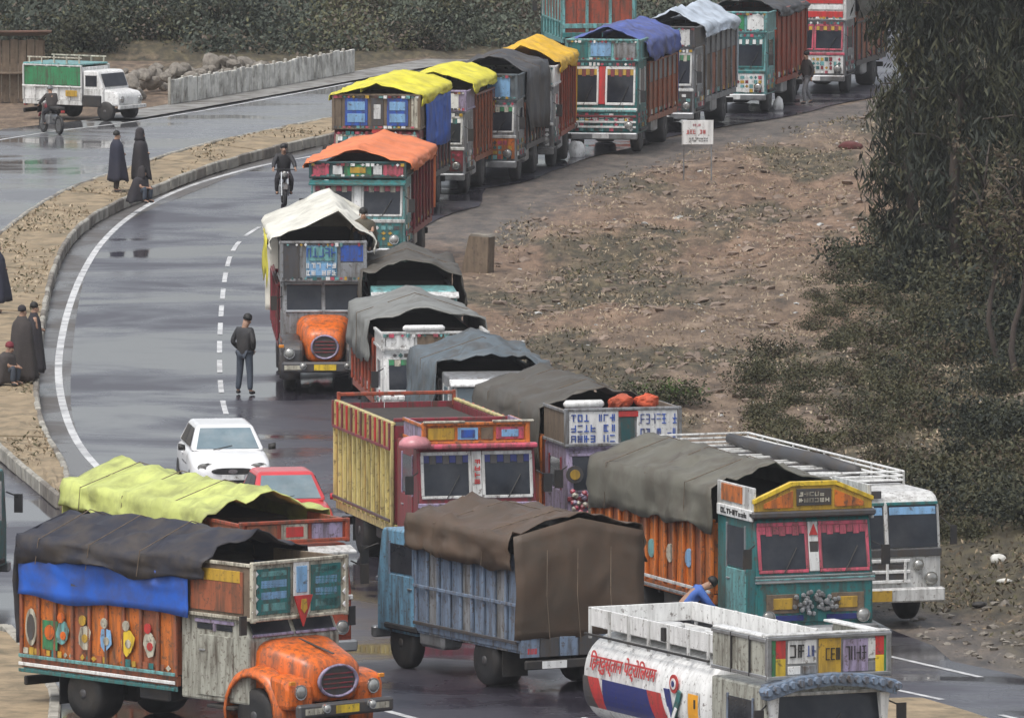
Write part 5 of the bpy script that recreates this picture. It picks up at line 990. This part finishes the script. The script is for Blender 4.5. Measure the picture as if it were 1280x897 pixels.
# ------------------------------------------------------------------ motorcycles
def motorcycle(label, loc, yaw, tank):
    r = thing("motorcycle", label, "motorcycle", loc, yaw, None)
    for y, w_ in ((.3, .09), (1.55, .11)):
        t = part("wheel", MB().loft([[((.05) * math.cos(q), (.25 + .05 * math.sin(q)) * math.cos(a), (.25 + .05 * math.sin(q)) * math.sin(a)) for q in np.linspace(0, 6.283, 9)[:-1]] for a in np.linspace(0, 6.283, 21)], False), black, r, (0, y, .30), smooth=True)
        part("rim", MB().lathe([(-.03, .2), (-.03, .05), (.03, .05), (.03, .2)], (0, 0, 0), 'x', 14), steel, t)
    part("frame", MB().tube([(0, .42, .82), (0, .8, .5), (0, 1.2, .42), (0, 1.55, .30)], .035).tube([(0, .5, .85), (0, 1.2, .72), (0, 1.75, .75)], .03), under, r)
    part("fork", MB().tube([(-.09, .3, .30), (-.09, .48, .95)], .022).tube([(.09, .3, .30), (.09, .48, .95)], .022), chrome, r)
    part("engine", MB().box(-.16, .16, .72, 1.08, .3, .6), steel, r, bev=.05)
    part("fuel_tank", MB().loft([[(.15 * f * math.cos(a), y, .84 + .12 * f * math.sin(a)) for a in np.linspace(0, 6.283, 13)[:-1]] for y, f in ((.52, .5), (.6, .95), (.8, 1.05), (.98, .7), (1.02, .2))]), tank, r, smooth=True)
    part("seat", MB().box(-.13, .13, 1.0, 1.75, .76, .86), black, r, bev=.04)
    part("handlebar", MB().tube([(-.34, .62, 1.0), (-.2, .52, 1.02), (.2, .52, 1.02), (.34, .62, 1.0)], .016), under, r)
    o = part("headlight", MB().lathe([(-.06, .04), (-.05, .085), (.04, .07), (.07, .02)], (0, 0, 0), 'y', 14), lamp, r, (0, .36, .90), smooth=True)
    part("mudguard", MB().prism([(.0, .5), (.1, .62), (.3, .66), (.5, .62), (.5, .6), (.3, .635), (.12, .59), (.03, .49)], -.06, .06, 'x'), tank, r); B("tail_lamp", r, (0, 1.82, .72), (.12, .05, .07), red, .01)
    return r
ride = dict(pelvis=(0, 1.15, .92), chest=(0, 1.05, 1.22), neck0=(0, .98, 1.40), head0=(0, .93, 1.50), head1=(0, .94, 1.60), shL=(.18, 1.0, 1.36), shR=(-.18, 1.0, 1.36), elL=(.29, .82, 1.14), elR=(-.29, .82, 1.14), wrL=(.30, .66, 1.04), wrR=(-.30, .66, 1.04),
            hipL=(.1, 1.12, .9), hipR=(-.1, 1.12, .9), knL=(.2, .78, .72), knR=(-.2, .78, .72), anL=(.19, .95, .36), anR=(-.19, .95, .36), toL=(.2, .80, .33), toR=(-.2, .80, .33))
def rider(label, loc, yaw, **kw): return person(label, loc, yaw, J=ride, **kw)
g1 = G(357, 259); motorcycle("dark motorcycle coming along the road left of the vivid orange tarpaulin lorry", g1, 4, dgrey); rider("motorcyclist in black riding beside the vivid orange tarpaulin lorry", g1, 4, top=jacket, legs=wool_d, cap=black, h=1.74)
g2 = G(50, 165); motorcycle("dark red motorcycle near the small white pickup lorry", g2, -155, maroon); rider("motorcyclist in dark jacket near the small white pickup lorry", g2, -155, top=wool_b, legs=wool_d, cap=grey, h=1.5)

# ------------------------------------------------------------------ roadside things
g = G(872, 226); sg_ = thing("notice_board", "white notice board with red lettering on two thin posts by the muddy shoulder", "sign", (g.x, g.y, 0), 4)
B("board", sg_, (0, 0, 1.40), (.90, .03, .70), white, .006); 
for s in (-1, 1): B("post", sg_, (s * .40, .035, .6), (.04, .04, 1.3), grey, .006); B("board_edge", sg_, (s * .45, -.005, 1.4), (.02, .04, .72), offw, .004)
scrawl(sg_, "red_lettering", -.34, .24, 1.33, 1.50, -.016, red, 6, 1, seed=51, th=.006); scrawl(sg_, "small_lettering", -.25, .3, 1.12, 1.26, -.016, grey, 8, 2, seed=52, th=.006); scrawl(sg_, "small_lettering", -.15, .15, 1.56, 1.66, -.016, pink, 5, 1, seed=53, th=.006)
g = G(597, 338); mk = thing("marker_block", "leaning brown marker block with grey stone top at the field edge", "block", (g.x, g.y, height(g.x, g.y)), -20)
part("block", MB().prism([(-.40, -.1), (.36, -.1), (.40, .95), (-.16, .98)], -.25, .25, 'y'), wood, mk, bev=.03); part("pale_cap", MB().prism([(-.16, .96), (.42, .93), (.36, 1.0), (-.1, 1.03)], -.25, .25, 'y'), stone, mk, bev=.015)
def boulder_mesh(seed):
    b = bmesh.new(); bmesh.ops.create_icosphere(b, subdivisions=2, radius=1); rg = np.random.RandomState(seed)
    o_ = rg.rand(3) * 10
    for v in b.verts:
        f = .72 + .55 * float(fbm(v.co.x * 1.3 + o_[0] + 5, v.co.y * 1.3 + v.co.z * 1.7 + o_[1] + 5, seed, 3)); v.co *= f; v.co.z *= .72
    m_ = bpy.data.meshes.new("boulder"); b.to_mesh(m_); b.free(); m_.materials.append(stone); return m_
bms = [boulder_mesh(i) for i in range(6)]
rg = random.Random(12)
for i in range(84):
    px = 110 + i * 2.6 + rg.uniform(-4, 4); g = G(px, 122 - (px - 175) * .13 + rg.uniform(-9, 2)); sc = rg.uniform(.13, .33)
    o = tag(link(bpy.data.objects.new("boulder", bms[i % 6])), "grey brown rock in the heap behind the parapet of upright slabs", "rock", "heaped rocks behind the parapet"); o.location = (g.x, g.y, .1 + rg.uniform(.0, .62)); o.scale = (sc * 1.2, sc, sc); o.rotation_euler = (rg.random(), rg.random(), rg.random() * 6)
# parapet of upright stone slabs along the far carriageway
pw = resample([G(*p).xy for p in [(212, 133), (300, 118), (380, 104), (442, 92)]], .42)
pr = thing("parapet_wall", "low parapet of pale upright stone slabs along the far carriageway", "wall", (pw[0].x, pw[0].y, 0))
for i, (p, q) in enumerate(zip(pw, pw[1:])):
    d = q - p; hh = .74 + .10 * float(vnoise(i * .8, 2, 3)); c = (p + q) / 2 - pw[0]
    B("slab", pr, (c.x, c.y, hh / 2 + .05), (.06 + .02 * (i % 3), d.length - .03, hh), concrete, .015, (.0, rg.uniform(-.05, .05), math.atan2(d.y, d.x) - math.pi / 2 + rg.uniform(-.05, .05)))
    if i % 3 == 0: B("slab_post", pr, (p.x - pw[0].x, p.y - pw[0].y, .46), (.10, .09, .92), kerbm, .02, (.0, rg.uniform(-.04, .04), math.atan2(d.y, d.x) - math.pi / 2))
# timber stall beyond the pickup
g = G(8, 128); st = thing("roadside_stall", "weathered timber stall behind the small white pickup lorry", "stall", (g.x, g.y, 0), 8)
for k in range(9): B("wall_board", st, (-1.1 + k * .27, 0, 1.0), (.25, .05, 2.0 + .06 * (k % 2)), wood, .01)
for k in range(5): B("side_board", st, (1.22, .2 + k * .32, 1.0), (.05, .3, 2.0), wood, .01)
B("lean_roof", st, (0, .8, 2.18), (2.9, 2.2, .08), M("rusty sheet", (.16, .085, .06), .7, .4, 2, .4, 0, .4), .02, (-.1, 0, 0)); B("counter", st, (.1, -.18, .95), (1.4, .4, .06), wood, .01)
rb = [("heap of red and dark cloth lying on the field near the trees", 1064, 196, (.34, .22, .17), M("faded red cloth", (.13, .035, .035), .85, .4, 5, .5)), ("white sack lying by the wheels of the far teal lorry", 721, 196, (.26, .18, .3), white), ("pale sack lying beside the far banded lorry", 944, 139, (.22, .16, .16), offw), ("white sack standing by the brown boxed lorry", 973, 137, (.16, .14, .26), white), ("dark tyre scrap lying on the gravel right of the bus", 1224, 758, (.16, .12, .07), black), ("pale litter bag on the grass behind the bus", 1256, 729, (.16, .10, .05), concrete), ("grey stone slab by the grass behind the bus", 1248, 705, (.16, .12, .12), concrete)]
for lb, px, py, sz, mt in rb:
    g = G(px, py); nm = lb.split(" lying")[0].split(" standing")[0]
    nm = {"heap of red and dark cloth": "cloth_heap", "white sack": "sack", "pale sack": "sack", "dark tyre scrap": "tyre_scrap", "pale litter bag on the grass behind the bus": "litter_bag", "grey stone slab by the grass behind the bus": "stone_slab"}[nm]
    b = bmesh.new(); bmesh.ops.create_icosphere(b, subdivisions=3, radius=1)
    for v in b.verts: v.co *= .7 + .6 * float(fbm(v.co.x * 1.6 + px, v.co.y * 1.6 + v.co.z * 1.4 + 9, px % 17, 3)); v.co.x *= sz[0]; v.co.y *= sz[1]; v.co.z *= sz[2]
    m_ = bpy.data.meshes.new(nm); b.to_mesh(m_); b.free(); m_.materials.append(mt); m_.polygons.foreach_set("use_smooth", [True] * len(m_.polygons))
    o = tag(link(bpy.data.objects.new(nm, m_)), lb, nm.split("_")[0]); o.location = (g.x, g.y, max(0, float(height(g.x, g.y))) + sz[2] * .55)

# ------------------------------------------------------------------ vegetation
def leaf_mesh(name, C, size, mats, mi, droop=0.0, aspect=2.2, seed=0, curl=True):
    """one leaf-shaped quad per centre, turned at random"""
    rg = np.random.RandomState(seed); n = len(C); a = rg.rand(n) * 2 * np.pi; el = (rg.rand(n) - .5) * 2.2
    u = np.stack([np.cos(a) * np.cos(el), np.sin(a) * np.cos(el), np.sin(el)], 1); u[:, 2] -= droop; u /= np.linalg.norm(u, axis=1, keepdims=True)
    v = np.cross(u, rg.randn(n, 3)); v /= np.linalg.norm(v, axis=1, keepdims=True) + 1e-9
    s = (size * (.6 + .8 * rg.rand(n)))[:, None]; L_ = u * s * aspect / 2; W_ = v * s / 2
    P = np.stack([C - L_, C - W_ * 1.0 + L_ * .1, C + L_, C + W_ + L_ * .1], 1).reshape(-1, 3)
    m = bpy.data.meshes.new(name); m.vertices.add(4 * n); m.vertices.foreach_set("co", P.astype(np.float32).ravel()); m.loops.add(4 * n); m.loops.foreach_set("vertex_index", np.arange(4 * n, dtype=np.int32))
    m.polygons.add(n); m.polygons.foreach_set("loop_start", np.arange(0, 4 * n, 4, dtype=np.int32)); m.polygons.foreach_set("loop_total", np.full(n, 4, dtype=np.int32))
    for q in mats: m.materials.append(q)
    m.polygons.foreach_set("material_index", np.asarray(mi, dtype=np.int32)); m.update(calc_edges=True); return m
def tree(label, px, py, h, rad, seed, mats, crown_lo=.08, n=9000, sparse=False, lean=0.0, group="dark trees on the right bank", size=.055):
    g = G(px, py); z0 = float(height(g.x, g.y)); rg = random.Random(seed); nr = np.random.RandomState(seed)
    t = thing("tree", label, "tree", (g.x, g.y, z0 - .1), 0, group)
    m = MB(); pts = [(lean * h * (k / 9.)**1.5 + .12 * math.sin(k * 1.3 + seed), .1 * math.cos(k + seed), h * k / 9.) for k in range(10)]
    m.tube(pts, [max(.02, .17 * (h / 9) * (1 - k / 10.)) for k in range(10)], 9); part("trunk", m, bark, t, smooth=True)
    cl = []; lm = MB(); nl = 10 if sparse else 22
    for i in range(nl):
        f = crown_lo + (1 - crown_lo) * (i + .5) / nl; k = min(8, int(f * 9)); p = Vector(pts[k]).lerp(Vector(pts[k + 1]), f * 9 - k); a = i * 2.4 + rg.random(); rr = rad * (1.0 - .55 * max(0, f - .55)) * rg.uniform(.55, 1.1)
        e = p + Vector((math.cos(a) * rr, math.sin(a) * rr, rg.uniform(.2, .9) * (.5 if not sparse else 1.4))); mid = p.lerp(e, .5) + Vector((0, 0, .15)); lm.tube([p, mid, e], [.045, .03, .012], 5)
        for q in range(6 if not sparse else 4): c = p.lerp(e, rg.uniform(.3, 1.05)); cl.append((c.x + rg.uniform(-.3, .3), c.y + rg.uniform(-.3, .3), c.z + rg.uniform(-.35, .2), rg.uniform(.22, .5) * rad / 1.4))
    part("limb", lm, bark, t, smooth=True)
    cl = np.array(cl); ci = nr.randint(len(cl), size=n); d = nr.randn(n, 3) * np.array([.55, .55, .55]); C = cl[ci, :3] + d * cl[ci, 3:4]
    C[:, 2] -= np.abs(nr.randn(n)) * (.35 if not sparse else .1); C[:, 2] = np.maximum(C[:, 2], .15)
    cm = nr.choice(len(mats), size=len(cl), p=[.55, .3, .15][:len(mats)] if len(mats) == 3 else None); mi = cm[ci]; fl = nr.rand(n) < .2; mi = np.where(fl, nr.randint(len(mats), size=n), mi)
    o = link(bpy.data.objects.new("crown", leaf_mesh("crown", C, size, mats, mi, 1.3 if not sparse else .3, 5.5 if not sparse else 2.6, seed)), t)
    return t
tree("drooping dark tree nearest the far lorries at the upper right", 1140, 335, 9.5, 1.3, 1, [leaf_a, leaf_b, leaf_c])
tree("drooping dark tree second from the far lorries, its trunk partly bare", 1196, 372, 10, 1.5, 2, [leaf_a, leaf_b, leaf_a])
tree("drooping dark tree at the upper right corner by the picture edge", 1268, 350, 10.5, 1.55, 3, [leaf_a, leaf_a, leaf_b])
tree("dark tree standing farther back between the drooping ones", 1176, 262, 9, 1.5, 4, [leaf_a, leaf_b, leaf_d])
tree("dark tree farthest back by the right edge of the picture", 1250, 240, 9, 1.6, 5, [leaf_a, leaf_d, leaf_b])
tree("dark tree cut by the right edge below the corner tree", 1312, 430, 10, 1.6, 6, [leaf_a, leaf_b, leaf_a])
tree("thin reddish bare stemmed tree on the right bank", 1244, 505, 4.6, 1.0, 7, [leaf_d, leaf_c, leaf_b], .55, 1300, True, -.05, size=.05)
tree("thin leaning bare stemmed tree by the right edge", 1268, 520, 4.8, 1.0, 8, [leaf_d, leaf_b, leaf_c], .55, 1200, True, .06, size=.05)
def bush_mesh(seed, mats, n, flat=.75, size=.046):
    nr = np.random.RandomState(seed); k = 14; c = nr.randn(k, 3) * np.array([.42, .42, .22]); c[:, 2] = np.abs(c[:, 2]) + .25; ci = nr.randint(k, size=n)
    n = int(n * 2.2); ci = nr.randint(k, size=n); C = c[ci] + nr.randn(n, 3) * .21; C[:, 2] = np.abs(C[:, 2]) * flat; cm = nr.randint(len(mats), size=k); mi = np.where(nr.rand(n) < .3, nr.randint(len(mats), size=n), cm[ci]); return leaf_mesh("foliage", C, size, mats, mi, .1, 2.2, seed)
kinds = [("dark green bush on the right bank", [leaf_a, leaf_b], 950), ("olive scrub bush on the right bank", [leaf_b, leaf_c], 800), ("dry brown scrub bush on the right bank", [leaf_d, leaf_c, leaf_b], 600)]
bmesh_ = [[bush_mesh(10 * i + j, k[1], k[2]) for j in range(3)] for i, k in enumerate(kinds)]
def bush(px, py, sc, ki, j, label=None, group=None, hz=1.0, ms=None):
    g = G(px, py); z = float(height(g.x, g.y)); o = thing("bush", label or kinds[ki][0], "bush", (g.x, g.y, z - .05), random.random() * 360, group or "scrub bushes on the right bank, kind %s" % kinds[ki][0].split()[0])
    o.scale = (sc, sc, sc * hz); f = link(bpy.data.objects.new("foliage", ms or bmesh_[ki][j]), o)
    m = MB(); rgx = random.Random(int(px))
    for q in range(4): a = q * 1.6 + rgx.random(); m.tube([(0, 0, -.1), (.15 * math.cos(a), .15 * math.sin(a), .3), (.4 * math.cos(a), .4 * math.sin(a), .65)], [.03, .02, .008], 5)
    part("stem", m, bark, o)
rg = random.Random(77); placed = []
tries = 0
while len(placed) < 96 and tries < 5000:
    tries += 1; px, py = rg.uniform(890, 1300), rg.uniform(330, 706)
    lim = np.interp(py, [330, 400, 470, 540, 600, 650, 706], [1050, 1000, 950, 910, 985, 1130, 1180])
    if px < lim or (px > 1170 and py > 688): continue
    if any(abs(px - a) < 22 and abs(py - b) < 11 for a, b in placed): continue
    placed.append((px, py)); dark = (px - 900) / 400 + (rg.random() - .5) * .6
    bush(px, py, rg.uniform(.38, .85) * (1 + .35 * (px > 1120)), 0 if dark > .8 else (1 if rg.random() < .42 else 2), rg.randrange(3))
freshm = bush_mesh(91, [leaf_e, leaf_c, leaf_b], 1100)
bush(838, 500, 1.0, 1, 0, "fresh green bush at the field edge behind the banner lorry", "none", .8, freshm)
for q, (bx_, by_, bs_) in enumerate([(1098, 352, 1.1), (1130, 372, 1.3), (1165, 358, 1.5), (1205, 385, 1.4), (1245, 372, 1.6), (1282, 398, 1.5), (1150, 420, 1.1), (1195, 450, 1.2), (1262, 460, 1.4), (1110, 318, 1.0)]): bush(bx_, by_, bs_, 0 if q % 3 else 1, q % 3, hz=1.15)
bush(1075, 345, 1.25, 0, 1, "large dark green bush at the foot of the drooping trees", "none", .9)
for o in list(col.objects):
    if o.get("group") == "none": del o["group"]
# dry grass over the median
straw_l = M('pale straw', (.42, .34, .24), .8, .4, .9, 0, 0, 0)
qa, qb = resample(ml, .3), resample(mr_, .3); nr = np.random.RandomState(44); tt = nr.rand(5500); qq = .05 + .90 * nr.rand(5500)
pa = np.array([(qa[int(t_ * (len(qa) - 1))].x, qa[int(t_ * (len(qa) - 1))].y) for t_ in tt]); pb_ = np.array([(qb[int(t_ * (len(qb) - 1))].x, qb[int(t_ * (len(qb) - 1))].y) for t_ in tt])
pm_ = pa * (1 - qq[:, None]) + pb_ * qq[:, None]; kk = fbm(pm_[:, 0] * .9, pm_[:, 1] * .25, 66, 3) + .30 * np.abs(qq - .5) > .60; pm_ = pm_[kk]
tag(link(bpy.data.objects.new("median_grass", leaf_mesh("median_grass", np.column_stack([pm_, np.full(len(pm_), .31)]), .042, [leaf_c, straw_l, M('dry straw', (.26, .20, .13), .8, .4, .9, 0, 0, 0)], nr.choice(3, len(pm_)), -.6, 2.8, 45))), "thin dry grass on the median", kind="stuff")
rgb_ = random.Random(31)
for q in range(26):
    px_ = -10 + q * 25 + rgb_.uniform(-10, 10); py_ = 84 - px_ * .028 - rgb_.uniform(4, 34)
    if 690 < px_: continue
    k_ = 0 if rgb_.random() < .6 else 1
    bush(px_, py_, rgb_.uniform(.9, 1.7), k_, rgb_.randrange(3), ["large dark bush in the woods along the top edge", "large olive bush in the woods along the top edge"][k_], "large bushes in the woods, kind %d" % k_ if False else ["dark bushes along the top edge", "olive bushes along the top edge"][k_], 1.1)
# grass, dry weeds, rubble
def scatter(n, x0, x1, y0, y1, seed, dens):
    nr = np.random.RandomState(seed); x = nr.uniform(x0, x1, n); y = nr.uniform(y0, y1, n); k = nr.rand(n) < dens(x, y); return x[k], y[k]
def dfield(x, y): return sstep(.6, 2.0, x - XR(y))
x, y = scatter(230000, -3, 22, 196, 395, 5, lambda x, y: dfield(x, y) * np.clip(veg_zone(x, y) * 1.5 - .55, 0, 1)); nr = np.random.RandomState(6)
C = np.stack([x, y, height(x, y) + .03 + .06 * nr.rand(len(x))], 1)
tag(link(bpy.data.objects.new("undergrowth", leaf_mesh("undergrowth", C, .042, [leaf_c, leaf_d, M('dry straw', (.26, .20, .13), .8, .4, .9, 0, 0, 0)], nr.choice(3, len(x), p=[.36, .40, .24]), -.5, 2.6, 8))), "low weeds and rough grass over the field and bank", kind="stuff")
x, y = scatter(60000, -3, 16, 225, 372, 15, lambda x, y: dfield(x, y) * .8 * sstep(.35, .6, fbm(x * .8, y * .25, 88, 3))); nr = np.random.RandomState(16)
C = np.stack([x, y, height(x, y) + .04], 1); straw = M("pale straw", (.42, .34, .24), .8, .4, .9, 0, 0, 0)
tag(link(bpy.data.objects.new("dry_grass", leaf_mesh("dry_grass", C, .034, [straw, M('dry straw', (.26, .20, .13), .8, .4, .9, 0, 0, 0)], nr.choice(2, len(x), p=[.55, .45]), -.6, 3.0, 18))), "dry straw and dead weeds over the brown field", kind="stuff")
def rubble(n, seed, mt, lo, hi, dens, name, lab, box):
    nr = np.random.RandomState(seed); x, y = scatter(n, *box, seed, dens); k = len(x)
    ic = bmesh.new(); bmesh.ops.create_icosphere(ic, subdivisions=1, radius=1); bv = np.array([v.co[:] for v in ic.verts]); bf = np.array([[v.index for v in f.verts] for f in ic.faces]); ic.free()
    s = lo + (hi - lo) * nr.rand(k)**3; P = bv[None] * (1 + .35 * nr.randn(k, len(bv), 1)) * s[:, None, None] * np.array([1.2, 1, .6]); P += np.stack([x, y, height(x, y) + s * .2], 1)[:, None]
    Fc = (bf[None] + (np.arange(k) * len(bv))[:, None, None]).reshape(-1, 3); me_ = bpy.data.meshes.new(name); me_.from_pydata(P.reshape(-1, 3).tolist(), [], Fc.tolist()); me_.materials.append(mt)
    tag(link(bpy.data.objects.new(name, me_)), lab, kind="stuff")
rubble(7500, 31, M("brown stone", (.25, .19, .15), .85, .4, 2, .6, 0, .3), .02, .15, lambda x, y: dfield(x, y) * .9 * sstep(.35, .6, fbm(x * .5, y * .15, 99, 3)), "rubble", "loose stones scattered over the brown field", (-3, 14, 222, 372))
rubble(420, 32, M("white litter", (.5, .5, .48), .6, .15, 3, 0, 0, .3), .025, .085, lambda x, y: dfield(x, y) * .6, "litter", "white litter scattered over the field", (-2, 12, 222, 372))
rubble(1500, 33, stone, .02, .10, lambda x, y: np.ones_like(x) * (x > XR(y) + .2), "gravel", "loose gravel on the verge right of the bus", (3, 14, 186, 208))
# wooded slope beyond the far carriageway
nr = np.random.RandomState(51); cx, cy = nr.uniform(-24, 24, 3400), nr.uniform(384, 424, 3400); k = cy > 385 + np.maximum(0, cx + 5) * 1.25; cx, cy = cx[k], cy[k]; cz = height(cx, cy); cs = nr.uniform(.35, 1.0, len(cx))
tv = fbm(cx * .22 + 50, cy * .12, 71, 3) + .12 * (nr.rand(len(cx)) - .5); tint = np.where(tv < .42, 0, np.where(tv < .5, 1, np.where(tv < .56, 2, np.where(tv < .64, 3, 1)))); cs = cs * (.6 + 1.1 * fbm(cx * .35, cy * .2, 73, 2)); per = 120; N = len(cx) * per; ci = np.repeat(np.arange(len(cx)), per)
C = np.stack([cx, cy, cz], 1)[ci] + np.abs(nr.randn(N, 3)) * np.array([0, 0, 1.0]) * cs[ci, None] * .55 + nr.randn(N, 3) * np.array([1, 1, .2]) * cs[ci, None] * .5
mi = np.where(nr.rand(N) < .25, nr.randint(4, size=N), tint[ci])
tag(link(bpy.data.objects.new("woods", leaf_mesh("woods", C, .085, [leafm("woodland dark leaf", (.055, .066, .050)), leafm("woodland grey green leaf", (.085, .10, .072)), leafm("woodland olive leaf", (.115, .115, .060)), leafm("woodland brown leaf", (.125, .10, .078))], mi, .1, 1.9, 52))), "dark scrubby woods on the slope beyond the far carriageway", kind="stuff")

# ------------------------------------------------------------------ thin damp haze
hz = tag(part("haze", MB().box(-2600, 2600, -300, 5100, -2, 36), []), kind="stuff", label="thin damp haze over the road")
hm = bpy.data.materials.new("haze"); hm.use_nodes = True; t = hm.node_tree; t.nodes.remove(t.nodes["Principled BSDF"])
pv = t.nodes.new("ShaderNodeVolumePrincipled"); pv.inputs["Density"].default_value = .00013; pv.inputs["Color"].default_value = (.88, .89, .92, 1)
t.links.new(pv.outputs[0], t.nodes["Material Output"].inputs["Volume"]); hz.data.materials.append(hm)
